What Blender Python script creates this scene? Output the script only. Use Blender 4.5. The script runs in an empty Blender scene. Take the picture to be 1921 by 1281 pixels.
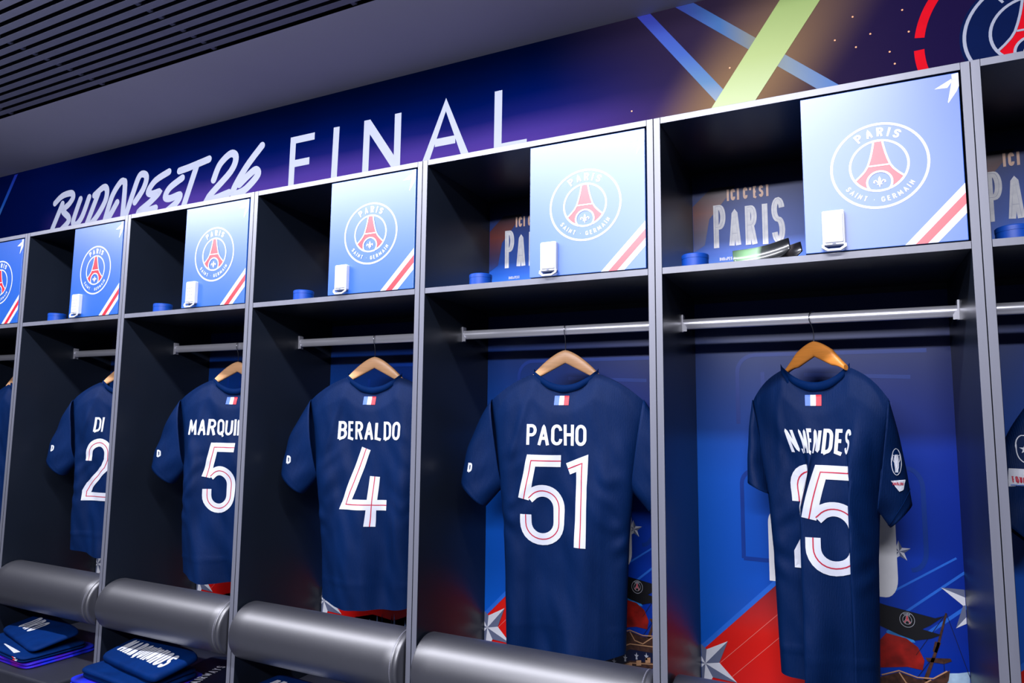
import bpy, math, random
from mathutils import Vector, Matrix, noise
from mathutils.bvhtree import BVHTree
from mathutils.geometry import tessellate_polygon

C = bpy.context.scene.collection
SC = bpy.context.scene
PI = math.pi

# ------------------------------------------------------------------ camera, world, lamps, exposure
cam = bpy.data.objects.new('camera', bpy.data.cameras.new('camera'))
C.objects.link(cam)
cam.data.sensor_width = 36.0
cam.data.lens = 1278.65 / 1921 * 36.0
cam.data.clip_start = 0.05
right = Vector((0.8986, 0.4386, 0.0095)); down = Vector((-0.0385, 0.1003, -0.9942)); fwd = Vector((-0.4370, 0.8931, 0.1070))
m = Matrix.Identity(4)
for r in range(3):
    m[r][0] = right[r]; m[r][1] = -down[r]; m[r][2] = -fwd[r]
m.translation = Vector((3.1819, -1.6834, 1.3999))
cam.matrix_world = m
SC.camera = cam

world = bpy.data.worlds.new('world'); SC.world = world
world.use_nodes = True
world.node_tree.nodes['Background'].inputs[0].default_value = (0.5, 0.6, 1.0, 1)
world.node_tree.nodes['Background'].inputs[1].default_value = 0.0

SC.view_settings.view_transform = 'Standard'
SC.view_settings.look = 'None'
SC.view_settings.gamma = 1.0
SC.view_settings.use_curve_mapping = False
SC.view_settings.exposure = -0.18

def area(name, x0, x1, y, z, width, power, tilt, col=(0.89, 0.895, 1.0)):
    """one long lamp of the changing room, parallel to the lockers"""
    l = bpy.data.lights.new(name, 'AREA'); l.shape = 'RECTANGLE'
    l.size = x1 - x0; l.size_y = width; l.energy = power; l.color = col
    o = bpy.data.objects.new(name, l); C.objects.link(o)
    o.location = ((x0 + x1) / 2, y, z); o.rotation_euler = (math.radians(tilt), 0, 0)
    return o
LAMPS = [('near_strip', -1.0, 3.35, -0.92, 2.695, 0.07, 122.0, 32),
         ('far_strip', 1.5, 3.9, -3.04, 2.695, 0.16, 150.0, 36)]
for n, a, b, y, z, w_, p_, t_ in LAMPS:
    area(n + '_lamp', a, b, y, z, w_, p_, t_)

# ------------------------------------------------------------------ measures (metres)
XS = {0: 0.0, 1: 0.6721, 2: 1.3501, 3: 2.0494, 4: 2.7598, 5: 3.45}
XS[-1] = -0.665; XS[6] = 4.14
D = 0.4075; ZT = 2.168; ZS = 1.7731; ZB = 1.7562; T = 0.0172
DW = 0.4275; ZCEIL = 2.727; SEAT = 0.45
ROD_Y = 0.235; ROD_Z = 1.657

# ------------------------------------------------------------------ materials
def lin(c):
    return tuple((v / 255 / 12.92) if v / 255 <= 0.04045 else ((v / 255 + 0.055) / 1.055) ** 2.4 for v in c)

def mat(name, rgb, rough=0.5, spec=0.5, metal=0.0, coat=0.0, coat_rough=0.1, var=0.06, scale=18.0, bump=0.0, bscale=200.0, stretch=None, sheen=0.0, ior=1.66):
    mt = bpy.data.materials.new(name); mt.use_nodes = True
    nt = mt.node_tree; b = nt.nodes['Principled BSDF']
    b.inputs['Roughness'].default_value = rough
    b.inputs['Specular IOR Level'].default_value = spec
    b.inputs['Metallic'].default_value = metal
    b.inputs['Coat Weight'].default_value = coat
    b.inputs['Coat Roughness'].default_value = coat_rough if coat < .99 else .42; b.inputs['Coat IOR'].default_value = ior
    b.inputs['Sheen Weight'].default_value = sheen
    tc = nt.nodes.new('ShaderNodeTexCoord')
    mp = nt.nodes.new('ShaderNodeMapping'); nt.links.new(tc.outputs['Object'], mp.inputs['Vector'])
    if stretch: mp.inputs['Scale'].default_value = stretch
    nz = nt.nodes.new('ShaderNodeTexNoise'); nz.inputs['Scale'].default_value = scale; nz.inputs['Detail'].default_value = 3
    nt.links.new(mp.outputs['Vector'], nz.inputs['Vector'])
    c = lin(rgb)
    rp = nt.nodes.new('ShaderNodeValToRGB')
    rp.color_ramp.elements[0].position = 0.3; rp.color_ramp.elements[1].position = 0.7
    rp.color_ramp.elements[0].color = (*[v * (1 - var) for v in c], 1)
    rp.color_ramp.elements[1].color = (*[min(1, v * (1 + var)) for v in c], 1)
    nt.links.new(nz.outputs['Fac'], rp.inputs['Fac']); nt.links.new(rp.outputs['Color'], b.inputs['Base Color'])
    if bump:
        n2 = nt.nodes.new('ShaderNodeTexNoise'); n2.inputs['Scale'].default_value = bscale; n2.inputs['Detail'].default_value = 2
        nt.links.new(mp.outputs['Vector'], n2.inputs['Vector'])
        bp = nt.nodes.new('ShaderNodeBump'); bp.inputs['Strength'].default_value = bump; bp.inputs['Distance'].default_value = 0.002
        nt.links.new(n2.outputs['Fac'], bp.inputs['Height']); nt.links.new(bp.outputs['Normal'], b.inputs['Normal'])
    return mt

def add_ribs(mt, per_m, strength):
    nt = mt.node_tree; b = nt.nodes['Principled BSDF']; old = b.inputs['Normal'].links[0].from_socket
    tc = nt.nodes.new('ShaderNodeTexCoord'); wv = nt.nodes.new('ShaderNodeTexWave'); wv.bands_direction = 'X'
    wv.inputs['Scale'].default_value = per_m / 20 * 2 * PI / 2; wv.inputs['Distortion'].default_value = .6; wv.inputs['Detail Scale'].default_value = 3
    nt.links.new(tc.outputs['Object'], wv.inputs['Vector'])
    bp = nt.nodes.new('ShaderNodeBump'); bp.inputs['Strength'].default_value = strength; bp.inputs['Distance'].default_value = .002
    nt.links.new(wv.outputs['Fac'], bp.inputs['Height']); nt.links.new(old, bp.inputs['Normal']); nt.links.new(bp.outputs['Normal'], b.inputs['Normal'])

def ramp_mat(name, axis, stops, rough=0.45, spec=0.5, coat=0.0, lo=0.0, hi=1.0, nvar=0.0):
    """printed colour that runs along one object axis: stops = [(position in metres, rgb)]"""
    mt = mat(name, (128, 128, 128), rough, spec, coat=coat, var=0.0)
    nt = mt.node_tree; b = nt.nodes['Principled BSDF']
    tc = nt.nodes.new('ShaderNodeTexCoord'); sp = nt.nodes.new('ShaderNodeSeparateXYZ')
    nt.links.new(tc.outputs['Object'], sp.inputs[0])
    mr = nt.nodes.new('ShaderNodeMapRange'); mr.inputs['From Min'].default_value = lo; mr.inputs['From Max'].default_value = hi
    nt.links.new(sp.outputs['XYZ'.index(axis)], mr.inputs['Value'])
    src = mr.outputs[0]
    if nvar:
        nz = nt.nodes.new('ShaderNodeTexNoise'); nz.inputs['Scale'].default_value = 2.2; nz.inputs['Detail'].default_value = 4
        nt.links.new(tc.outputs['Object'], nz.inputs['Vector'])
        ma = nt.nodes.new('ShaderNodeMath'); ma.operation = 'MULTIPLY_ADD'
        ma.inputs[1].default_value = nvar; ma.inputs[2].default_value = -nvar / 2
        nt.links.new(nz.outputs['Fac'], ma.inputs[0])
        ad = nt.nodes.new('ShaderNodeMath'); nt.links.new(src, ad.inputs[0]); nt.links.new(ma.outputs[0], ad.inputs[1]); src = ad.outputs[0]
    rp = nt.nodes.new('ShaderNodeValToRGB'); el = rp.color_ramp.elements
    while len(el) < len(stops): el.new(0.5)
    for e, (p, c) in zip(el, stops):
        e.position = (p - lo) / (hi - lo); e.color = (*lin(c), 1)
    nt.links.new(src, rp.inputs[0]); nt.links.new(rp.outputs[0], b.inputs['Base Color'])
    return mt

M = {}
M['laminate'] = mat('dark_laminate', (24, 30, 41), 0.34, 0.35, var=0.10, scale=3, bump=0.04, bscale=300)
M['edge'] = mat('grey_edge_band', (112, 114, 126), 0.42, 0.5, coat=1.0, ior=1.42, var=0.08, scale=30, stretch=(1, 1, 0.05))
M['void'] = mat('black_gap', (6, 8, 14), 0.9, 0.1)
M['chrome'] = mat('chrome', (232, 232, 240), 0.22, metal=0.62, var=0.02)
M['wire'] = mat('hook_steel', (150, 152, 160), 0.25, metal=1.0)
M['leather'] = mat('dark_grey_leather', (38, 39, 48), 0.50, 1.0, coat=1.0, ior=2.0, var=0.05, scale=60, bump=0.10, bscale=900)
M['thread'] = mat('grey_thread', (150, 150, 165), 0.6)
M['seat'] = mat('charcoal_seat_leather', (44, 46, 56), 0.5, 0.4, bump=0.12, bscale=700)
M['white'] = mat('white_plastic', (200, 204, 216), 0.35, 0.5)
M['keys'] = mat('keypad_grey', (150, 155, 172), 0.5)
M['white_print'] = mat('white_print', (204, 207, 218), 0.42, 0.6, coat=1.0, var=0.02)
M['white_flock'] = mat('white_shirt_print', (214, 217, 226), 0.55, 0.3, var=0.02)
M['wall_white'] = mat('wall_lettering_white', (160, 165, 182), 0.5, 0.2, var=0.02)
M['red_print'] = mat('red_print', (222, 16, 40), 0.42, 0.6, coat=1.0)
M['wall_red'] = mat('wall_red_print', (208, 10, 30), 0.6, 0.05); M['wall_navy'] = mat('wall_navy_print', (2, 20, 66), 0.6, 0.05)
M['red_line'] = mat('dark_red_line', (190, 30, 60), 0.5)
M['door_blue'] = ramp_mat('door_blue', 'Z', [(1.77, (0, 88, 184)), (2.0, (0, 80, 174)), (2.15, (4, 74, 162))], 0.42, 0.8, coat=1.0, lo=1.77, hi=2.15)
M['door_navy'] = mat('door_rim_blue', (0, 50, 150), 0.35)
M['gold'] = mat('pale_gold_print', (236, 226, 205), 0.42, coat=1.0)
M['navy_print'] = mat('navy_print', (3, 18, 60), 0.42, 0.5)
M['tub'] = mat('blue_tub', (8, 66, 160), 0.45, 0.4, bump=0.05, bscale=60)
M['wood'] = mat('beech_wood', (240, 182, 130), 0.38, 0.5, var=0.10, scale=14, stretch=(1, 4, 14))
M['wood_orange'] = mat('orange_beech_wood', (232, 146, 62), 0.38, 0.5, var=0.10, scale=14, stretch=(1, 4, 14))
M['jersey'] = mat('navy_jersey', (0, 29, 73), 0.62, 0.13, var=0.18, scale=9, bump=0.30, bscale=420, stretch=(1, 1, 0.22))
add_ribs(M['jersey'], 560, .16)
M['jersey_dark'] = mat('navy_collar', (0, 29, 74), 0.7, 0.05, bump=0.3, bscale=500)
M['flag_blue'] = mat('flag_blue', (72, 112, 200), 0.5)
M['flag_red'] = mat('flag_red', (232, 40, 56), 0.5)
M['ceiling'] = mat('ceiling_grey', (182, 182, 198), 0.75, 0.3, var=0.03, scale=2)
M['slat_side'] = mat('slat_side_shade', (44, 46, 58), 0.8, 0.1)  # slat sides coloured dark to stand for shade in the gaps
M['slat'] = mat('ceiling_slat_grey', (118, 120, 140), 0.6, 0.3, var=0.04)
M['floor'] = mat('floor_grey', (100, 102, 110), 0.5, 0.4, bump=0.05)
M['room'] = mat('room_wall', (150, 152, 165), 0.7, 0.3)
M['diffuser'] = mat('lamp_housing', (230, 232, 240), 0.4)

# ------------------------------------------------------------------ mesh helpers
class MB:
    def __init__(s, lift=(0, -1, 0)): s.v = []; s.f = []; s.m = []; s.nr = 0; s.lift = Vector(lift)
    def add(s, verts, faces, mi=0):
        o = len(s.v); s.v += [tuple(v) for v in verts]
        for f in faces: s.f.append(tuple(i + o for i in f)); s.m.append(mi)
    def box(s, x0, x1, y0, y1, z0, z1, mi=0, front=None):
        o = len(s.v)
        s.v += [(x, y, z) for z in (z0, z1) for y in (y0, y1) for x in (x0, x1)]
        for k, f in enumerate([(0, 1, 5, 4), (1, 3, 7, 5), (3, 2, 6, 7), (2, 0, 4, 6), (4, 5, 7, 6), (2, 3, 1, 0)]):
            s.f.append(tuple(i + o for i in f)); s.m.append(front if (k == 0 and front is not None) else mi)
    def bbox(s, x0, x1, y0, y1, z0, z1, r, mi=0):
        """box with its four long front/back outlines chamfered (seen from the front)"""
        pts = [(x0 + r, z0), (x1 - r, z0), (x1, z0 + r), (x1, z1 - r), (x1 - r, z1), (x0 + r, z1), (x0, z1 - r), (x0, z0 + r)]
        s.prism(pts, y0 + r * .6, y1, mi, inset=(r * .6, y0))
    def prism(s, pts, y0, y1, mi=0, inset=None):
        n = len(pts); cx = sum(p[0] for p in pts) / n; cz = sum(p[1] for p in pts) / n
        rings = []
        if inset:
            k, yf = inset
            rings.append([(cx + (p[0] - cx) * (1 - k / max(1e-6, abs(p[0] - cx) + 1e-6)) if abs(p[0] - cx) > k else p[0], yf,
                           cz + (p[1] - cz) * (1 - k / max(1e-6, abs(p[1] - cz) + 1e-6)) if abs(p[1] - cz) > k else p[1]) for p in pts])
        rings.append([(p[0], y0, p[1]) for p in pts]); rings.append([(p[0], y1, p[1]) for p in pts])
        o = len(s.v)
        for r in rings: s.v += r
        for j in range(len(rings) - 1):
            for i in range(n):
                a = o + j * n + i; b = o + j * n + (i + 1) % n
                s.f.append((a, b, b + n, a + n)); s.m.append(mi)
        s.f.append(tuple(o + i for i in reversed(range(n)))); s.m.append(mi)
        s.f.append(tuple(o + (len(rings) - 1) * n + i for i in range(n))); s.m.append(mi)
    def loft(s, rings, mi=0, cap=True, closed=True):
        n = len(rings[0]); o = len(s.v)
        for r in rings: s.v += [tuple(p) for p in r]
        for j in range(len(rings) - 1):
            for i in range(n if closed else n - 1):
                a = o + j * n + i; b = o + j * n + (i + 1) % n
                s.f.append((a, b, b + n, a + n)); s.m.append(mi)
        if cap:
            s.f.append(tuple(o + i for i in reversed(range(n)))); s.m.append(mi)
            s.f.append(tuple(o + (len(rings) - 1) * n + i for i in range(n))); s.m.append(mi)
    def tube(s, pts, r, n=8, mi=0):
        pts = [Vector(p) for p in pts]; rings = []
        up = Vector((0.13, 0.2, 0.97))
        for i, p in enumerate(pts):
            t = (pts[min(i + 1, len(pts) - 1)] - pts[max(i - 1, 0)]).normalized()
            a = t.cross(up)
            if a.length < 0.05: a = t.cross(Vector((1, 0, 0)))
            a.normalize(); b = t.cross(a)
            rr = r[i] if isinstance(r, (list, tuple)) else r
            rings.append([p + a * rr * math.cos(2 * PI * k / n) + b * rr * math.sin(2 * PI * k / n) for k in range(n)])
        s.loft(rings, mi)
    def lathe(s, prof, n=32, centre=(0, 0, 0), axis='Z', mi=0):
        rings = []
        for r, h in prof:
            ring = []
            for k in range(n):
                a = 2 * PI * k / n
                if axis == 'Z': ring.append((centre[0] + r * math.cos(a), centre[1] + r * math.sin(a), centre[2] + h))
                else: ring.append((centre[0] + h, centre[1] + r * math.cos(a), centre[2] + r * math.sin(a)))
            rings.append(ring)
        s.loft(rings, mi)
    def poly(s, pts, mapf, mi=0):
        """filled flat polygon"""
        if len(pts) < 3: return
        tris = tessellate_polygon([[Vector((p[0], p[1], 0)) for p in pts]])
        s.add([mapf(p[0], p[1]) for p in pts], tris, mi)
    def fill(s, pts, mapf, mi=0, rows=10, cols=6):
        """filled convex outline, cut fine enough to lie on curved cloth"""
        lo = min(p[1] for p in pts); hi = max(p[1] for p in pts); g = []
        for r in range(rows + 1):
            z = lo + (hi - lo) * min(.9995, max(.0005, r / rows)); xs = []
            for a, b in zip(pts, list(pts[1:]) + [pts[0]]):
                if (a[1] - z) * (b[1] - z) <= 0 and a[1] != b[1]: xs.append(a[0] + (b[0] - a[0]) * (z - a[1]) / (b[1] - a[1]))
            g.append([mapf(min(xs) + (max(xs) - min(xs)) * c / cols, z) for c in range(cols + 1)])
        s.add([p for row in g for p in row], [(r * (cols + 1) + c, r * (cols + 1) + c + 1, (r + 1) * (cols + 1) + c + 1, (r + 1) * (cols + 1) + c) for r in range(rows) for c in range(cols)], mi)
    def ribbon(s, pts, w, mapf, mi=0, closed=False, step=None, roundcap=False, cols=1):
        p = [Vector((a[0], a[1])) for a in pts]
        if step:
            q = []
            for i in range(len(p) - (0 if closed else 1)):
                a = p[i]; b = p[(i + 1) % len(p)]; k = max(1, int(math.ceil((b - a).length / step)))
                q += [a + (b - a) * j / k for j in range(k)]
            if not closed: q.append(p[-1])
            p = q
        q = [p[0]]
        for a in p[1:]:
            if (a - q[-1]).length > 1e-6: q.append(a)
        p = q; n = len(p)
        if n < 2: return
        o = len(s.v); nc = cols + 1; s.nr += 1
        for i in range(n):
            lf = s.lift * ((s.nr % 12) * 4.0e-5 + 3.5e-5 * i / n)      # strokes that cross lie one on the other, never in one plane
            d1 = (p[i] - p[i - 1]) if (i > 0 or closed) else (p[1] - p[0])
            d2 = (p[(i + 1) % n] - p[i]) if (i < n - 1 or closed) else (p[-1] - p[-2])
            d1 = d1.normalized(); d2 = d2.normalized()
            n1 = Vector((-d1.y, d1.x)); n2 = Vector((-d2.y, d2.x))
            k = 1 + n1.dot(n2); nn = (n1 + n2) / max(k, 0.45)
            for c in range(nc):
                t = (0.5 - c / cols) * w
                qq = p[i] + nn * t; s.v.append(tuple(Vector(mapf(qq.x, qq.y)) + lf))
        for i in range(n if closed else n - 1):
            for c in range(cols):
                a = o + i * nc + c; b = o + ((i + 1) % n) * nc + c
                s.f.append((a, a + 1, b + 1, b)); s.m.append(mi)
        if roundcap:
            for e, g in ((p[0], 0), (p[-1], 1)):
                lf = s.lift * ((s.nr % 12) * 4.0e-5 + 3.6e-5 * g + 2e-6)
                self_pts = [(e.x + w / 2 * math.cos(2 * PI * k / 18), e.y + w / 2 * math.sin(2 * PI * k / 18)) for k in range(18)]
                s.poly(self_pts, lambda x, z: tuple(Vector(mapf(x, z)) + lf), mi)
    def build(s, name, mats, parent=None, smooth=False):
        me = bpy.data.meshes.new(name); me.from_pydata(s.v, [], s.f)
        for x in (mats if isinstance(mats, (list, tuple)) else [mats]): me.materials.append(x)
        me.polygons.foreach_set('material_index', s.m)
        if smooth:
            me.polygons.foreach_set('use_smooth', [True] * len(s.f))
        me.update()
        if smooth and smooth != 'all': me.set_sharp_from_angle(angle=math.radians(40))
        o = bpy.data.objects.new(name, me); C.objects.link(o)
        if parent: o.parent = parent
        return o

def bevel(o, w, seg=2):
    b = o.modifiers.new('bevel', 'BEVEL'); b.width = w; b.segments = seg; b.limit_method = 'ANGLE'
    return o

def thing(name, label, cat, loc=(0, 0, 0), rotz=0.0, group=None):
    o = bpy.data.objects.new(name, None); C.objects.link(o)
    o.location = loc; o.rotation_euler = (0, 0, rotz); o.empty_display_size = 0.05
    return tag(o, label, cat, group)
def tag(o, label, cat, group=None):
    o['label'] = label; o['category'] = cat
    if group: o['group'] = group
    return o
def structure(o, label):
    o['kind'] = 'structure'; o['label'] = label; o['category'] = o.name.split('_')[0]
    return o

# ------------------------------------------------------------------ stroke lettering
def arc(cx, cy, rx, ry, a0, a1, n=14):
    return [(cx + rx * math.cos(math.radians(a0 + (a1 - a0) * i / n)), cy + ry * math.sin(math.radians(a0 + (a1 - a0) * i / n))) for i in range(n + 1)]
GL = {
 'A': (.62, [[(0, 0), (.31, 1), (.62, 0)], [(.11, .3), (.51, .3)]]),
 'B': (.52, [[(0, .52), (0, 1)] + arc(.27, .76, .22, .24, 90, -90) + [(0, .52)], [(0, 0), (0, .52)] + arc(.27, .26, .25, .26, 90, -90) + [(0, 0)]]),
 'C': (.54, [arc(.27, .73, .27, .27, 0, 180) + arc(.27, .27, .27, .27, 180, 360)]),
 'D': (.54, [[(0, 0), (0, 1), (.24, 1)] + arc(.24, .7, .3, .3, 90, 0) + arc(.24, .3, .3, .3, 0, -90) + [(0, 0)]]),
 'E': (.44, [[(.44, 1), (0, 1), (0, 0), (.44, 0)], [(0, .52), (.38, .52)]]),
 'F': (.44, [[(.44, 1), (0, 1), (0, 0)], [(0, .5), (.38, .5)]]),
 'G': (.56, [arc(.28, .72, .28, .28, 20, 180) + arc(.28, .28, .28, .28, 180, 360) + [(.56, .46), (.32, .46)]]),
 'H': (.52, [[(0, 0), (0, 1)], [(.52, 0), (.52, 1)], [(0, .52), (.52, .52)]]),
 'I': (.0, [[(0, 0), (0, 1)]]),
 'K': (.52, [[(0, 0), (0, 1)], [(.5, 1), (.04, .46)], [(.16, .6), (.52, 0)]]),
 'L': (.42, [[(0, 1), (0, 0), (.42, 0)]]),
 'M': (.70, [[(0, 0), (0, 1), (.35, .2), (.70, 1), (.70, 0)]]),
 'N': (.54, [[(0, 0), (0, 1), (.54, 0), (.54, 1)]]),
 'O': (.56, [arc(.28, .72, .28, .28, 0, 180) + arc(.28, .28, .28, .28, 180, 360) + [(.56, .72)]]),
 'P': (.52, [[(0, 0), (0, 1), (.26, 1)] + arc(.26, .74, .26, .26, 90, -90) + [(0, .48)]]),
 'Q': (.56, [arc(.28, .72, .28, .28, 0, 180) + arc(.28, .28, .28, .28, 180, 360) + [(.56, .72)], [(.34, .2), (.56, -.1)]]),
 'R': (.54, [[(0, 0), (0, 1), (.26, 1)] + arc(.26, .75, .25, .25, 90, -90) + [(0, .5)], [(.26, .5), (.54, 0)]]),
 'S': (.52, [arc(.26, .76, .26, .24, 10, 270) + arc(.26, .26, .26, .26, 90, -168)[1:]]),
 'T': (.54, [[(0, 1), (.54, 1)], [(.27, 1), (.27, 0)]]),
 'U': (.54, [[(0, 1), (0, .27)] + arc(.27, .27, .27, .27, 180, 360) + [(.54, 1)]]),
 'W': (.84, [[(0, 1), (.2, 0), (.42, .8), (.64, 0), (.84, 1)]]),
 'Y': (.58, [[(0, 1), (.29, .48), (.58, 1)], [(.29, .48), (.29, 0)]]),
 '.': (.0, [[(0, -.04), (0, .1)]]),
 "'": (.04, [[(.04, 1), (0, .72)]]),
 '-': (.10, [[(0, .5), (.10, .5)]]),
 ' ': (.16, []),
}
NUM = {
 '5': (.50, [[(.47, .94), (.13, .94), (.04, .50)], [(.10, .515)] + arc(.26, .40, .19, .20, 125, 0) + arc(.26, .24, .19, .185, 0, -180) + [(.07, .33)]]),
 '1': (.21, [[(.0, .855), (.175, .925), (.155, 0)]]),
 '2': (.50, [[(.07, .64)] + arc(.26, .76, .19, .18, 180, 0) + [(.45, .66), (.40, .53), (.12, .24), (.07, .14), (.07, .06), (.47, .06)]]),
 '4': (.62, [[(.31, 1), (.07, .275), (.62, .275)], [(.45, .64), (.41, 0)]]),
}
def text_width(s, h, sw, xs, gap):
    return sum(GL[c][0] * (h - sw) * xs + sw for c in s) + gap * (len(s) - 1)
def text(mb, s, x, z, h, sw, mapf, xs=1.0, gap=0.01, mi=0, step=None, cols=1, align=0.0, skew=0.0):
    """lower-left at (x, z); align 0 left, .5 centre"""
    x -= align * text_width(s, h, sw, xs, gap)
    k = h - sw
    for c in s:
        w_, strokes = GL[c]
        for st in strokes:
            mb.ribbon([(x + sw / 2 + px * k * xs + skew * pz * k, z + sw / 2 + pz * k) if False else (x + sw / 2 + px * k * xs + skew * pz * k, z + sw / 2 + pz * k + (sw / 2 if (pz >= .999 and len(st) == 2 and px == st[0][0] == st[1][0]) else 0) - (sw / 2 if (pz <= .001 and (px, pz) in (st[0], st[-1])) else 0)) for px, pz in st],
                      sw, mapf, mi, step=step, cols=cols)
        x += w_ * k * xs + sw + gap
    return x
def arc_text(mb, s, cx, cz, R, h, sw, mapf, mid, xs, gap, inside=False, mi=0):
    """letters round a circle of mid-height radius R, centred on angle `mid`; inside: feet outward (bottom text)"""
    W = text_width(s, h, sw, xs, gap)
    def mp(x, z):
        if not inside:
            a = math.radians(mid) - (x - W / 2) / R; r = R + (z - h / 2)
        else:
            a = math.radians(mid) + (x - W / 2) / R; r = R - (z - h / 2)
        return mapf(cx + r * math.cos(a), cz + r * math.sin(a))
    text(mb, s, 0, 0, h, sw, mp, xs, gap, mi, step=h * .3)

def crest(mb, cx, cz, R, mapf, white=0, red=1, navy=2, gold=3, detail=True, sq=1.0):
    """round club badge: two rings, tower over an arch, small lily, lettering"""
    def mp(x, z): return mapf(cx + x * R * sq, cz + z * R)
    mb.ribbon(arc(0, 0, .972, .972, 0, 360, 64)[:-1], .055, mp, white, closed=True)
    mb.ribbon(arc(0, 0, .585, .585, 0, 360, 48)[:-1], .05, mp, white, closed=True)
    ctl = [(.575, .075), (.45, .095), (.3, .125), (.15, .165), (0, .215), (-.1, .275), (-.2, .365), (-.3, .475), (-.36, .55)]
    def hw(y):
        for (a, b), (c, d) in zip(ctl, ctl[1:]):
            if a >= y >= c: return b + (d - b) * (a - y) / (a - c)
        return .55
    rows = [.56 - i * .0225 for i in range(47)]
    for sgn in (-1, 1):
        L = []
        for y in rows:
            o_ = min(hw(y), math.sqrt(max(0, .57 ** 2 - y * y))); q = .265 ** 2 - (y + .39) ** 2
            i_ = math.sqrt(q) if q > 0 else 0
            if o_ > i_ + .001: L.append((y, i_, o_))
        for (y0, a0, b0), (y1, a1, b1) in zip(L, L[1:]):
            mb.add([mp(sgn * a0, y0), mp(sgn * b0, y0), mp(sgn * b1, y1), mp(sgn * a1, y1)], [(0, 1, 2, 3)], red)
        mb.ribbon([(sgn * (hw(y) + .012), y) for y in rows if hw(y) ** 2 + y * y < .57 ** 2], .042, lambda x, z: tuple(Vector(mp(x, z)) + OFF), white)
    mb.ribbon([(-.2, .0), (.2, .0)], .036, lambda x, z: tuple(Vector(mp(x, z)) + OFF), white)
    mb.ribbon(arc(0, -.39, .25, .25, -48, 228, 30), .045, lambda x, z: tuple(Vector(mp(x, z)) + OFF), white)
    if detail:
        g = lambda x, z: tuple(Vector(mp(x * .62, -.385 + z * .62)) + OFF)
        mb.poly([(0, .22), (.045, .12), (.04, .02), (.0, -.06), (-.04, .02), (-.045, .12)], g, gold)
        for q in (-1, 1):
            mb.ribbon([(q * .03, -.08), (q * .07, .01), (q * .12, .065), (q * .17, .05), (q * .185, 0), (q * .15, -.03)], .04, g, gold)
        mb.ribbon([(-.085, -.085), (.085, -.085)], .03, g, gold)
        mb.poly([(-.03, -.1), (.03, -.1), (0, -.21)], g, gold)
        arc_text(mb, 'PARIS', 0, 0, .785, .205, .046, mp, 90, 1.05, .085, mi=white)
        arc_text(mb, 'SAINT - GERMAIN', 0, 0, .790, .118, .023, mp, 270, 1.0, .044, inside=True, mi=white)
    else:
        arc_text(mb, 'PARIS', 0, 0, .775, .22, .06, mp, 90, 1.0, .05, mi=white)
OFF = Vector((0, -.0006, 0))

def clip(pts, x0, x1, z0, z1):
    def cut(ps, inside, isec):
        out = []
        for i in range(len(ps)):
            a = ps[i - 1]; b = ps[i]
            if inside(b):
                if not inside(a): out.append(isec(a, b))
                out.append(b)
            elif inside(a): out.append(isec(a, b))
        return out
    for ax, v, s in ((0, x0, 1), (0, x1, -1), (1, z0, 1), (1, z1, -1)):
        if not pts: return []
        pts = cut(pts, lambda p: s * (p[ax] - v) >= 0, lambda a, b: tuple(a[k] + (b[k] - a[k]) * (v - a[ax]) / (b[ax] - a[ax]) for k in (0, 1)))
    return pts

# ------------------------------------------------------------------ the room
def box_obj(name, x0, x1, y0, y1, z0, z1, m, parent=None):
    b = MB(); b.box(x0, x1, y0, y1, z0, z1); return b.build(name, m, parent)
structure(box_obj('floor', -4, 7, -5.0, 0.6, -0.1, 0.0, M['floor']), 'grey floor of the changing room')
structure(box_obj('wall_front', -4, 7, -5.1, -5.0, 0, 3.2, M['room']), 'plain wall opposite the lockers')
structure(box_obj('wall_left', -4.1, -4, -5.1, 0.6, 0, 3.2, M['room']), 'plain end wall past the leftmost locker')
structure(box_obj('wall_right', 7, 7.1, -5.1, 0.6, 0, 3.2, M['room']), 'plain end wall past the rightmost locker')
b = MB()
b.box(-4, 7, -0.022, 0.6, ZCEIL, ZCEIL + .06, front=1)          # plain soffit over the lockers, its front end coloured black as gap shade
b.box(-4, 7, -5.1, -0.95, ZCEIL + .002, ZCEIL + .06)
b.box(-4, 7, -0.97, -0.0, 2.90, 2.94, mi=1)            # dark void above the slats
ceil = structure(b.build('ceiling', [M['ceiling'], M['void']]), 'grey ceiling with a plain strip and long parallel slats')
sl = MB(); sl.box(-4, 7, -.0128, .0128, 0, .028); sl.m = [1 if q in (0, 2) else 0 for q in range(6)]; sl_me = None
y = -0.0225 - .0195 - .0128
k = 0
while y > -0.93:
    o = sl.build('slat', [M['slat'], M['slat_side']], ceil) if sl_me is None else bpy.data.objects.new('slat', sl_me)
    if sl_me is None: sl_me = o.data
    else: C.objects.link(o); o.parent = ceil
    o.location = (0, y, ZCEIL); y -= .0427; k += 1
for i in range(-5, 10):
    x = .487 + .6485 * i
    bb = MB(); bb.box(x - .009, x + .009, -0.95, -0.02, ZCEIL + .005, ZCEIL + .04)
    bb.build('slat_carrier', M['slat'], ceil)

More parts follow.
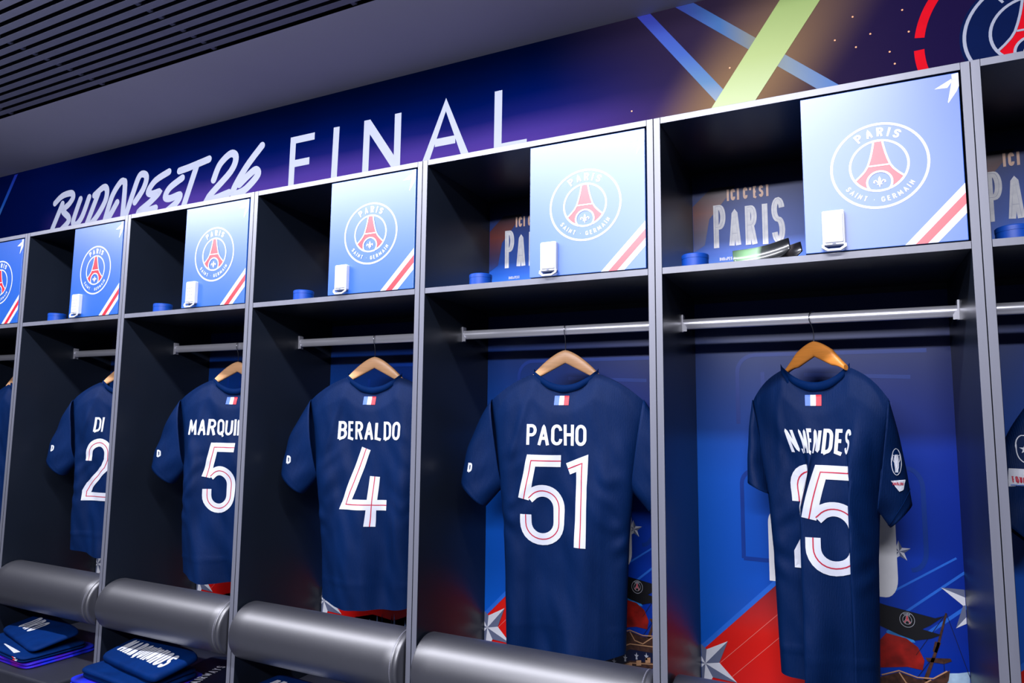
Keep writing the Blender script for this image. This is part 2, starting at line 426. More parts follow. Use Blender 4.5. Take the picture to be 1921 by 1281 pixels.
# the printed wall band above and behind the lockers
def band_material():
    mt = ramp_mat('printed_wall_band', 'Z', [(2.30, (76, 50, 124)), (2.40, (56, 42, 112)), (2.47, (14, 20, 80)), (2.54, (0, 11, 62)), (2.63, (0, 6, 40)), (2.73, (0, 4, 26))], 0.7, 0.0, lo=2.30, hi=2.73, nvar=0.14)
    nt = mt.node_tree; bs = nt.nodes['Principled BSDF']
    base = bs.inputs['Base Color'].links[0].from_socket
    tc = nt.nodes.new('ShaderNodeTexCoord'); sp = nt.nodes.new('ShaderNodeSeparateXYZ'); nt.links.new(tc.outputs['Object'], sp.inputs[0])
    def math_(op, a, b_=None):
        n = nt.nodes.new('ShaderNodeMath'); n.operation = op
        for i, v in enumerate((a, b_)):
            if v is None: continue
            if isinstance(v, (int, float)): n.inputs[i].default_value = v
            else: nt.links.new(v, n.inputs[i])
        return n.outputs[0]
    def mix(fac, a, rgb):
        n = nt.nodes.new('ShaderNodeMix'); n.data_type = 'RGBA'
        nt.links.new(fac, n.inputs['Factor']); nt.links.new(a, n.inputs['A']); n.inputs['B'].default_value = (*lin(rgb), 1)
        return n.outputs['Result']
    def ramp(v, lo, hi, smooth=True):
        n = nt.nodes.new('ShaderNodeMapRange'); n.interpolation_type = 'SMOOTHSTEP'
        n.inputs['From Min'].default_value = lo; n.inputs['From Max'].default_value = hi
        nt.links.new(v, n.inputs['Value']); return n.outputs[0]
    X, Z = sp.outputs[0], sp.outputs[2]
    # deep navy to the far left and plain dark to the right, as printed
    col = mix(ramp(X, -0.1, -0.75), base, (1, 9, 54))
    col = mix(ramp(X, 2.2, 2.95), col, (42, 32, 52))
    col = mix(math_('MULTIPLY', ramp(X, 2.95, 3.5), .85), col, (24, 16, 58))
    # printed halo along the green beam: beam axis through (2.90, 2.36) and (3.10, 2.65)
    dx, dz = .2, .29; L = math.hypot(dx, dz)
    dist = math_('ABSOLUTE', math_('ADD', math_('MULTIPLY', math_('SUBTRACT', X, 2.90), dz / L), math_('MULTIPLY', math_('SUBTRACT', Z, 2.36), -dx / L)))
    halo = ramp(dist, .24, .02)
    low = ramp(Z, 2.74, 2.40)
    col = mix(math_('MULTIPLY', math_('MULTIPLY', halo, math_('ADD', math_('MULTIPLY', low, .6), .4)), .9), col, (128, 100, 72))
    nt.links.new(col, bs.inputs['Base Color'])
    return mt
M['band'] = band_material()
bw = MB(); bw.box(-4, 7, DW, DW + .12, 0, 3.2)
wall = structure(bw.build('wall_back', M['band']), 'dark blue to purple printed wall band above the lockers with lettering and light beams')
wy = DW - .0006
def wmap(y_): return lambda x, z: (x, y_, z)
# beams
M['beam_green'] = ramp_mat('beam_green', 'Z', [(2.34, (178, 192, 140)), (2.5, (156, 174, 104)), (2.73, (124, 150, 76))], .5, lo=2.34, hi=2.73)
M['beam_blue'] = ramp_mat('beam_blue', 'Z', [(2.36, (132, 142, 152)), (2.45, (56, 104, 146)), (2.56, (4, 66, 150)), (2.72, (4, 28, 140))], .5, lo=2.36, hi=2.73)
M['beam_blue_right'] = ramp_mat('beam_blue_right', 'X', [(2.72, (4, 26, 130)), (2.87, (20, 80, 136)), (2.98, (110, 112, 96)), (3.06, (104, 120, 130)), (3.20, (20, 90, 160))], .5, lo=2.72, hi=3.21)
for nm, pts, mm in (('blue_beam', [(2.603, 2.7265), (2.648, 2.7265), (2.888, 2.398), (2.873, 2.352)], 'beam_blue'),
                    ('blue_beam', [(2.731, 2.7265), (2.789, 2.7265), (3.21, 2.352), (3.152, 2.352)], 'beam_blue_right'),
                    ('green_beam', [(3.090, 2.7265), (3.2215, 2.7265), (2.957, 2.345), (2.826, 2.345)], 'beam_green'),
                    ('blue_streak', [(-.985, 2.72), (-.955, 2.72), (-1.13, 2.45), (-1.155, 2.45)], 'beam_blue')):
    b = MB(); yy = wy - (.0006 if 'green' in nm else 0.0)
    b.prism(pts[::-1], yy, DW + .001); b.build(nm, M[mm], wall)
# big lettering, partly hidden by the locker tops
b = MB(); s30 = .031
f = lambda x, z: (x, wy, z)
for st in ([(1.216, 2.559), (1.0975, 2.559), (1.0945, 2.34)], [(1.0975, 2.455), (1.192, 2.455)], [(1.333, 2.576), (1.3275, 2.34)],
           [(1.4875, 2.34), (1.4905, 2.576)], [(1.4905, 2.566), (1.641, 2.355)], [(1.641, 2.34), (1.641, 2.576)],
           [(1.768, 2.34), (1.861, 2.568), (1.955, 2.34)], [(1.815, 2.424), (1.905, 2.424)],
           [(2.085, 2.576), (2.084, 2.3585), (2.2, 2.3585)]):
    b.ribbon(st, s30 if st[0] != (1.4905, 2.566) else .036, f)
b.build('wall_lettering', M['wall_white'], wall)
BUD = [[(-.514, 2.49), (-.601, 2.335)], [(-.58, 2.502), (-.52, 2.534), (-.445, 2.539), (-.425, 2.514), (-.455, 2.482), (-.503, 2.452), (-.452, 2.41), (-.454, 2.382), (-.513, 2.345)],
       [(-.361, 2.495), (-.396, 2.418), (-.408, 2.376), (-.378, 2.362), (-.333, 2.403), (-.289, 2.496)],
       [(-.214, 2.507), (-.299, 2.342)], [(-.246, 2.501), (-.175, 2.533), (-.146, 2.512), (-.155, 2.457), (-.211, 2.388), (-.276, 2.34)],
       [(-.149, 2.35), (-.104, 2.471), (-.049, 2.536), (-.019, 2.541), (-.006, 2.513), (-.01, 2.34)], [(-.059, 2.438), (-.118, 2.363)],
       [(.079, 2.422), (.133, 2.478), (.154, 2.529), (.138, 2.554), (.099, 2.55), (.06, 2.47), (.007, 2.34)],
       [(.314, 2.54), (.221, 2.51), (.174, 2.463), (.201, 2.446), (.253, 2.448), (.192, 2.407), (.111, 2.364), (.234, 2.372)],
       [(.411, 2.495), (.328, 2.459), (.30, 2.419), (.332, 2.406), (.40, 2.414), (.384, 2.382), (.313, 2.345)],
       [(.389, 2.533), (.456, 2.54), (.585, 2.559)], [(.504, 2.537), (.425, 2.34)],
       [(.623, 2.455), (.658, 2.522), (.723, 2.562), (.758, 2.539), (.729, 2.477), (.589, 2.367), (.725, 2.38)],
       [(.915, 2.567), (.828, 2.487), (.758, 2.398), (.76, 2.369), (.825, 2.381), (.897, 2.435), (.884, 2.462), (.842, 2.444), (.79, 2.41)]]
def smooth_path(p, n=6):
    if len(p) < 3: return p
    q = [p[0]] + list(p) + [p[-1]]; out = []
    for i in range(1, len(q) - 2):
        p0, p1, p2, p3 = [Vector(v) for v in q[i - 1:i + 3]]
        for j in range(n):
            t = j / n
            out.append(tuple(.5 * ((2 * p1) + (p2 - p0) * t + (2 * p0 - 5 * p1 + 4 * p2 - p3) * t * t + (3 * p1 - p0 - 3 * p2 + p3) * t ** 3)))
    return out + [tuple(p[-1])]
b = MB()
for st in BUD: b.ribbon(smooth_path(st), .0350, f, roundcap=True)
b.build('brush_lettering', M['wall_white'], wall)
# red broken ring and the big badge at the right
b = MB()
b.ribbon(arc(3.655, 2.42, .2525, .2525, 128, 172, 14), .024, f, 1)
b.ribbon(arc(3.655, 2.42, .2525, .2525, 180, 222, 12), .025, f, 1)
b.poly([(3.655 + .158 * math.cos(t * PI / 24), 2.42 + .158 * math.sin(t * PI / 24)) for t in range(48)], f, 2)
crest(b, 3.655, 2.42, .151, lambda x, z: (x, wy - .0004, z))
b.build('badge', [M['wall_white'], M['wall_red'], M['wall_navy'], M['gold']], wall)
b = MB()
for x, z in ((3.242, 2.56), (3.285, 2.497), (3.193, 2.50), (3.367, 2.548), (3.38, 2.48), (3.331, 2.432), (3.342, 2.394), (2.896, 2.482), (2.582, 2.402), (3.247, 2.466)):
    b.poly([(x + .0028 * math.cos(t), z + .0028 * math.sin(t)) for t in (0, 1.05, 2.1, 3.14, 4.2, 5.24)], f)
o = b.build('printed_sparks', mat('spark_print', (250, 170, 120), .5), wall); o['kind'] = 'stuff'

# lamps' housings
for n, a, b_, y, z, w_, p_, t_ in LAMPS:
    lt = thing('ceiling_light', ('long slim ceiling lamp close above the lockers' if n == 'near_strip' else 'long wide ceiling lamp over the middle of the room'), 'lamp', ((a + b_) / 2, y, ZCEIL))
    h = MB(); t = math.radians(t_)
    dn = Vector((0, math.sin(t), -math.cos(t))); sd = Vector((0, math.cos(t), math.sin(t)))
    c0 = Vector((0, 0, z - ZCEIL)); L = (b_ - a) / 2 + .02
    p = [c0 - dn * .004 + sd * (w_ / 2 + .008), c0 - dn * .004 - sd * (w_ / 2 + .008), c0 - dn * .02 - sd * (w_ / 2 + .008), c0 - dn * .02 + sd * (w_ / 2 + .008)]
    h.loft([[(-L, q.y, q.z) for q in p], [(L, q.y, q.z) for q in p]])
    h.build('housing', M['diffuser'], lt)

# ------------------------------------------------------------------ lockers
STAR5 = lambda cx, cz, R, rot, r=.42: [(cx + (R if k % 2 == 0 else R * r) * math.cos(rot + k * PI / 5), cz + (R if k % 2 == 0 else R * r) * math.sin(rot + k * PI / 5)) for k in range(10)]
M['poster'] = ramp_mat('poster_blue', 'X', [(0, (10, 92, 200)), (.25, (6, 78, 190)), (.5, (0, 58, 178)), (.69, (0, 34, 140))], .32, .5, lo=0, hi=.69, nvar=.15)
def shelf_shade_fade(mt, z0, z1, low):
    """shelf shade painted into the print: colour runs to navy towards its upper end"""
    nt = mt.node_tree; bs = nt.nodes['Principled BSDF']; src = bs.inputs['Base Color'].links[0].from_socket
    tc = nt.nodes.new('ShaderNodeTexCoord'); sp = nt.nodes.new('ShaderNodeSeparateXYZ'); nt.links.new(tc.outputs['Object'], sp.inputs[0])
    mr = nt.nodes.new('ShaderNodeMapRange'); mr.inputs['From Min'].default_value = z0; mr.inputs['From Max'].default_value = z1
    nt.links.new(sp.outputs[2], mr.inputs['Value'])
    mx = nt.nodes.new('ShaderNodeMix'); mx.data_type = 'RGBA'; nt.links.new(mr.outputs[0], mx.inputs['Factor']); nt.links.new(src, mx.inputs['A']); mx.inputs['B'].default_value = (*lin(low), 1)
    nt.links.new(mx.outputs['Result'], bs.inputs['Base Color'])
shelf_shade_fade(M['poster'], 1.22, 1.68, (0, 28, 84))  # poster colour darkened upward to deepen the shade under the shelf
M['poster_red'] = ramp_mat('poster_red', 'Z', [(.60, (226, 18, 16)), (.80, (222, 30, 22)), (.95, (120, 30, 40)), (1.02, (60, 30, 60))], .32, .5, lo=.6, hi=1.05)
M['bright_white'] = mat('bright_white_print', (250, 250, 254), .4); M['star_light'] = mat('star_light', (226, 228, 236), .35); M['star_dark'] = mat('star_dark', (104, 112, 140), .35)
M['black_print'] = mat('black_print', (16, 16, 22), .4); M['brown_print'] = mat('brown_print', (72, 44, 34), .4, var=.5, scale=90)
M['sail_print'] = mat('sail_red_print', (150, 24, 16), .4, var=.5, scale=30); M['gold_print'] = mat('gold_print', (198, 150, 110), .4)
M['city_print'] = mat('city_print', (118, 140, 186), .4, var=.6, scale=120); M['cloud_print'] = mat('cloud_print', (176, 206, 236), .4, var=.3, scale=25)
M['streak'] = mat('light_streak', (40, 110, 220), .35); M['faint'] = mat('faint_outline', (4, 56, 150), .35); M['sky_print'] = mat('bright_blue_print', (50, 140, 220), .35, var=.3, scale=40)
M['redstreak'] = mat('red_streak', (236, 120, 110), .35)
M['copper'] = mat('copper_letter', (240, 196, 170), .42, var=.2); M['silver'] = mat('silver_letter', (246, 247, 252), .42, var=.1, scale=60); M['silver_dark'] = mat('silver_shade', (186, 188, 208), .4)
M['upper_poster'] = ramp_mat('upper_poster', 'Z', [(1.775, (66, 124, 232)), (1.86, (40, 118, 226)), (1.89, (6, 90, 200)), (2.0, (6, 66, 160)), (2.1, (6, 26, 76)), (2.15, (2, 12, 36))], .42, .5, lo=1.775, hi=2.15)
M['flame'] = ramp_mat('flame_print', 'Z', [(1.90, (10, 66, 150)), (1.96, (70, 44, 84)), (2.02, (120, 50, 44)), (2.09, (20, 16, 38))], .3, lo=1.9, hi=2.1)

def star(name, parent, cx, cz, R, rot, y_, w):
    pts = STAR5(cx, cz, R, rot); b = MB(); ff = wmap(y_)
    for k in range(10):
        t = clip([(cx, cz), pts[k], pts[(k + 1) % 10]], .001, w - .001, .47, 1.74)
        b.poly(t, ff, k % 2)
    if b.f: b.build(name, [M['star_light'], M['star_dark']], parent)

def lower_poster(lk, x0, w):
    """printed back wall of the hanging space: built at its real place on the back panel"""
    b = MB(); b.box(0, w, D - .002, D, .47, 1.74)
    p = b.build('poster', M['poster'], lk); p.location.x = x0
    L = lambda k: wmap(D - .002 - .0005 * k)
    def R(name, mm, k, *polys, one=False):
        for grp in ([polys] if one else [[q] for q in polys]):
            bb = MB()
            for j, q in enumerate(grp): bb.poly(clip(q, .001, w - .001, .471, 1.739), wmap(D - .002 - .0005 * k - (j % 9) * 2e-5))
            if bb.f:
                o = bb.build(name, M[mm], p)
                if one: o['kind'] = 'stuff'
    # faint big outlines
    b = MB()
    for q in ([(.12, 1.38), (.12, 1.53)] + arc(.17, 1.53, .05, .05, 180, 90, 6) + [(.60, 1.58)], [(.125, 1.0), (.125, 1.21)] + arc(.165, 1.21, .04, .04, 180, 90, 6),
              [(.125, 1.0), (.21, 1.0)], [(.52, 1.29)] + arc(.54, 1.22, .035, .05, 90, 0, 6) + [(.575, 1.08)] + arc(.54, 1.06, .035, .05, 0, -90, 6), [(.19, 1.53), (.19, 1.41)], [(.30, 1.52), (.56, 1.51)]):
        b.ribbon(q, .011, L(1))
    b.build('faint_outline', M['faint'], p)
    R('red_field', 'poster_red', 1, [(0, .742), (.203, .943), (.262, .998), (.34, .965), (.44, .80), (.43, .60), (.0, .60)])
    for q, w_, k in (([(0, .735), (.262, .996)], .012, 2), ([(.47, .86), (.66, 1.02)], .006, 1), ([(.50, .955), (.64, 1.05)], .005, 1), ([(.56, .85), (.67, .945)], .008, 1)):
        b = MB(); b.ribbon(q, w_, L(k)); b.build('light_streak', M['streak'], p)
    for q in ([(.05, .70), (.22, .865)], [(.08, .665), (.27, .85)]):
        b = MB(); b.ribbon(q, .0014, L(2)); b.build('red_streak', M['redstreak'], p)
    # big white shapes either side of the hanging shirt
    R('white_shape', 'bright_white', 3, [(.193, .946), (.26, .946), (.26, 1.15)] + [(.225, 1.15)] + arc(.213, 1.105, .02, .035, 90, 180, 6),
      [(.39, .98)] + [(.46, .935)] + arc(.478, .985, .03, .05, -90, 0, 6) + [(.508, 1.14), (.39, 1.16)])
    # ship, flag and city
    R('cloud', 'cloud_print', 1, [(.57, .66), (.57, .735), (.60, .765), (.63, .77), (.68, .785), (.68, .60), (.57, .60)], [(.16, .60), (.16, .655), (.24, .675), (.33, .665), (.42, .70), (.44, .60)])
    rnd = random.Random(4); polys = []
    for lo_, hi_, base, hh in ((.575, .69, .60, .135), (.17, .46, .60, .075)):
        x = lo_
        while x < hi_:
            wd = rnd.uniform(.008, .02); h = hh * rnd.uniform(.55, 1.0)
            polys.append([(x, base), (x + wd, base), (x + wd, base + h * .8), (x + wd * .55, base + h * (1.35 if rnd.random() < .4 else .95)), (x + wd * .3, base + h * .8), (x, base + h * .72)])
            x += wd * .95
    R('city', 'city_print', 2, *polys[0::2], one=True); R('city_dark', 'navy_print', 3, *polys[1::3], one=True)
    R('sky_patch', 'sky_print', 2, [(.475, .85), (.50, .868), (.53, .85), (.54, .83), (.48, .83)])
    R('sail', 'sail_print', 3, [(.44, .80), (.475, .845), (.52, .838), (.545, .82), (.558, .79), (.553, .765), (.52, .768), (.45, .755)])
    R('mast', 'brown_print', 4, [(.609, .913), (.613, .912), (.592, .83), (.562, .74), (.553, .742), (.586, .83)], [(.56, .797), (.615, .803), (.617, .797), (.60, .788), (.565, .788)], [(.583, .84), (.596, .838), (.586, .812), (.577, .815)])
    b = MB()
    for q in ([(.611, .912), (.655, .76)], [(.611, .912), (.54, .80)], [(.60, .795), (.60, .755)], [(.57, .79), (.54, .745)]): b.ribbon(q, .0012, L(4))
    b.build('rigging', M['black_print'], p)
    R('hull', 'brown_print', 4, [(.40, .685), (.46, .735), (.50, .752), (.54, .742), (.575, .745), (.60, .765), (.612, .775), (.608, .75), (.59, .715), (.57, .66), (.54, .60), (.38, .60)])
    R('hull_stripe', 'navy_print', 5, [(.42, .655), (.50, .70), (.573, .70), (.569, .672), (.50, .668), (.42, .62)])
    b = MB()
    for q in ([(.46, .739), (.50, .756), (.54, .746), (.575, .749), (.606, .772)], [(.42, .675), (.50, .716), (.58, .718)], [(.41, .615), (.50, .661), (.57, .668)], [(.50, .752), (.515, .728), (.54, .722), (.57, .745)]): b.ribbon(q, .003, L(6))
    for k in range(5):
        x = .435 + k * .028; z = .632 + k * .012
        b.poly([(x, z - .012), (x + .015, z - .009), (x + .015, z + .006), (x, z + .003)], L(6))
    b.build('gold_trim', M['gold_print'], p)
    R('small_lily', 'white_print', 6, *[[(x - .003, z - .01), (x + .003, z - .01), (x + .002, z - .002), (x + .007, z + .003), (x + .002, z + .003), (x, z + .011), (x - .002, z + .003), (x - .007, z + .003), (x - .002, z - .002)] for x, z in ((.45, .657), (.485, .673), (.52, .684), (.55, .687))])
    R('flag', 'black_print', 5, [(.44, .925), (.475, .916), (.586, .897), (.606, .905), (.575, .878), (.556, .866), (.598, .858), (.575, .846), (.54, .836), (.505, .845), (.44, .87)])
    b = MB(); crest(b, .524, .885, .019, L(6), detail=False, sq=.9); b.build('flag_badge', [M['white_print'], M['red_print'], M['navy_print'], M['gold']], p)
    star('star', p, .012, .695, .095, math.radians(48), D - .0045, w)
    star('star', p, .514, 1.055, .028, math.radians(164), D - .0024, w)
    star('star', p, w + .028, .945, .085, math.radians(160), D - .0030, w)

def upper_poster(lk, x0, w):
    b = MB(); b.box(0, w, D - .002, D, ZS, 2.145)
    p = b.build('upper_poster', M['upper_poster'], lk); p.location.x = x0
    L = lambda k: wmap(D - .002 - .0005 * k)
    b = MB(); b.poly([(.001, 1.90), (.001, 2.045), (.055, 2.095), (.13, 2.095), (.05, 2.0), (.035, 1.92)], L(1)); b.build('flame', M['flame'], p)
    b = MB(); text(b, 'ICI', .103, 2.050, .036, .0062, L(2), xs=.44, gap=.0050); text(b, 'C\'EST', .150, 2.050, .036, .0062, L(2), xs=.42, gap=.0045)
    b.build('copper_lettering', M['copper'], p)
    b = MB()
    for ch, x, z, h in (('P', .062, 1.908, .133), ('A', .107, 1.911, .117), ('R', .154, 1.909, .119), ('I', .202, 1.906, .122), ('S', .228, 1.906, .137)):
        sw = .0155
        text(b, ch, x, z, h, sw, L(2), xs=.33 if ch != 'A' else .30, gap=0, step=.01)
        text(b, ch, x + .0055, z + .004, h - .008, .0009, L(3), xs=.36 if ch != 'A' else .32, gap=0, mi=1)
    b.build('silver_lettering', [M['silver'], M['silver_dark']], p)
    b = MB(); text(b, 'BUDAPEST', .078, 1.868, .0095, .0018, L(2), xs=.62, gap=.0010); b.build('small_lettering', M['white_print'], p)

LOCKLAB = {-1: 'leftmost dark grey locker, cut off by the picture edge', 0: 'dark grey open locker holding the shirt that shows a single two',
           1: 'dark grey open locker holding the shirt with number five', 2: 'dark grey open locker holding the shirt with number four',
           3: 'dark grey open locker holding the shirt with number fifty-one', 4: 'dark grey open locker holding the shirt with number twenty-five',
           5: 'dark grey locker right of the shirt with number twenty-five, cut off by the picture edge'}
DOORX = {-1: -.336, 0: .340, 1: 1.011, 2: 1.697, 3: 2.4105, 4: 3.1115, 5: 3.80}
for i in range(-1, 6):
    xa, xb = XS[i] + .0007, XS[i + 1] - .0007
    lk = thing('locker', LOCKLAB[i], 'locker', (0, 0, 0), 0, 'row of dark grey team lockers')
    LE = [M['laminate'], M['edge']]
    for a, b_ in ((xa, xa + T), (xb - T, xb)):
        b = MB(); b.box(a, b_, 0, D + .012, 0, ZT, 0, front=1); bevel(b.build('side_panel', LE, lk), .0008, 1)
    ia, ib = xa + T, xb - T
    b = MB(); b.box(ia + .0004, ib - .0004, .0004, D + .012, ZT - .0168, ZT, 0, front=1); bevel(b.build('top_panel', LE, lk), .0006, 1)
    b = MB(); b.box(ia + .0004, ib - .0004, .0004, D, ZB, ZS, 0, front=1); bevel(b.build('shelf', LE, lk), .0006, 1)
    b = MB(); b.box(ia, ib, D, D + .012, 0, ZT - .017); b.build('back_panel', M['laminate'], lk)
    b = MB(); b.box(ia + .001, ib - .001, .02, D, 0, .395); b.build('plinth', M['laminate'], lk)
    lower_poster(lk, ia, ib - ia)
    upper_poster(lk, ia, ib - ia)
    # door of the upper safe
    dx0 = DOORX[i]; dx1 = xb - T - .0045; dz0 = ZS + .002; dz1 = ZT - .0168 - .005
    b = MB(); b.box(dx0, dx1, -.0015, .016, dz0, dz1); d = bevel(b.build('door', M['door_blue'], lk), .0012, 2)
    b = MB(); b.box(dx0 + .002, dx0 + .014, .017, D, ZS, ZT - .017); b.build('divider_panel', M['laminate'], lk)
    yd = -.0019; df = lambda x, z: (x, yd, z)
    b = MB(); sc = (dx1 - dx0) / .317
    crest(b, dx0 + .157 * sc, 1.962, .099, df, sq=sc); b.build('badge', [M['white_print'], M['red_print'], M['navy_print'], M['gold']], d)
    b = MB(); rt = lambda x, z: (dx1 + x * sc, z + dz0)
    for a0, a1, mi in ((-.117, -.097, 0), (-.097, -.074, 1), (-.074, -.055, 0)):
        b.poly([rt(a0, 0.0005), rt(a1, 0.0005), rt(-.0005, -a1 * 1.06), rt(-.0005, -a0 * 1.06)], df, mi)
    b.build('stripe', [M['white_print'], M['red_print']], d)
    b = MB(); tz = dz1 - .0015; sp = lambda *q: [(dx1 + x * sc, tz + z) for x, z in q]
    b.poly(sp((-.046, -.0285), (-.0135, -.011), (-.014, -.019), (-.022, -.030)), df)
    b.poly(sp((-.0132, -.0015), (-.0005, 0), (-.0005, -.014), (-.0125, -.012)), df)
    b.poly(sp((-.0125, -.0125), (-.0005, -.0145), (-.0005, -.030), (-.0055, -.041), (-.0215, -.0645), (-.0225, -.062)), df)
    b.build('star_print', M['white_print'], d)
    # keypad lock with a pull
    lx = dx0 + .0365 * sc; lw = .047; z0 = 1.787; z1 = 1.868
    b = MB(); b.bbox(lx, lx + lw, -.016, .0, z0, z1, .003); k = b.build('keypad_lock', M['white'], lk)
    b = MB(); b.bbox(lx + .005, lx + lw - .004, -.018, -.0155, z0 + .006, z1 - .0085, .0015); b.build('cover', M['white'], k)
    if i < 2:
        for r_ in range(4):
            for c_ in range(3):
                b = MB(); cx_ = lx + .0135 + c_ * .0105; cz_ = z1 - .024 - r_ * .0125
                b.box(cx_ - .0022, cx_ + .0022, -.0188, -.0175, cz_ - .0011, cz_ + .0011); b.build('key', M['keys'], k)
    b = MB(); b.ribbon([(lx + .001, z0 + .003), (lx + .001, z0 - .004), (lx + .011, z0 - .0115), (lx + lw - .011, z0 - .0115), (lx + lw - .001, z0 - .004), (lx + lw - .001, z0 + .003)], .0055, lambda x, z: (x, -.0165 - max(0, (z0 - z)) * .55, z))
    o = b.build('pull_handle', M['white'], k); s_ = o.modifiers.new('thick', 'SOLIDIFY'); s_.thickness = .003
    b = MB(); b.box(lx + .02, lx + .027, -.0186, -.0178, z0 + .003, z0 + .005); b.build('latch_mark', M['keys'], k)
    # hanging rail
    b = MB(); ring = lambda x: [(x, ROD_Y + .0075 * math.cos(2 * PI * q / 20), ROD_Z + .0145 * math.sin(2 * PI * q / 20)) for q in range(20)]
    b.loft([ring(ia + .003), ring(ib - .003)]); rl = b.build('hanging_rail', M['chrome'], lk, smooth=True)
    for sx, xw in ((1, ia), (-1, ib)):
        b = MB(); b.box(min(xw, xw + sx * .003), max(xw, xw + sx * .003), ROD_Y - .011, ROD_Y + .011, ROD_Z - .022, ROD_Z + .026)
        b.prism([(xw + sx * .003, ROD_Z - .021), (xw + sx * .013, ROD_Z - .021), (xw + sx * .013, ROD_Z - .010), (xw + sx * .003, ROD_Z + .004)][::sx], ROD_Y - .011, ROD_Y - .009)
        b.build('rail_bracket', M['chrome'], rl)
    # padded roll and seat
    r = .0895; ra, rb = ia + .004, ib - .004
    prof = [(0.0005, ra), (r * .6, ra), (r - .008, ra + .0005), (r - .002, ra + .003), (r, ra + .008)] + [(r, ra + (rb - ra) * q / 12) for q in range(1, 12)] + \
           [(r, rb - .020), (r - .0016, rb - .0175), (r, rb - .015), (r - .001, rb - .006), (r - .004, rb - .002), (r - .010, rb - .0003), (r * .6, rb), (.0005, rb)]
    b = MB(); b.lathe(prof, 64, (0, .05, .685), axis='X'); ro = b.build('padded_roll', M['leather'], lk, smooth=True)
    b = MB()
    for q in range(150):
        a = 2 * PI * q / 150; rr = r + .0006
        for da in (0,):
            p0 = [(rb - .0245, a), (rb - .0215, a), (rb - .0215, a + .018), (rb - .0245, a + .018)]
            b.add([(x_, .05 + rr * math.cos(t_), .685 + rr * math.sin(t_)) for x_, t_ in p0], [(0, 1, 2, 3)])
    o = b.build('stitching', M['thread'], ro); o['kind'] = 'stuff'
    b = MB(); b.box(ia + .001, ib - .001, -.15, D - .004, .395, SEAT); bevel(b.build('seat', M['seat'], lk), .010, 4)

# ------------------------------------------------------------------ shirts on hangers
def lerp(a, b, t): return a + (b - a) * t
def interp(tab, z):
    if z >= tab[0][0]: return tab[0][1]
    for (a, p), (b, q) in zip(tab, tab[1:]):
        if a >= z >= b: return p + (q - p) * (a - z) / (a - b)
    return tab[-1][1]

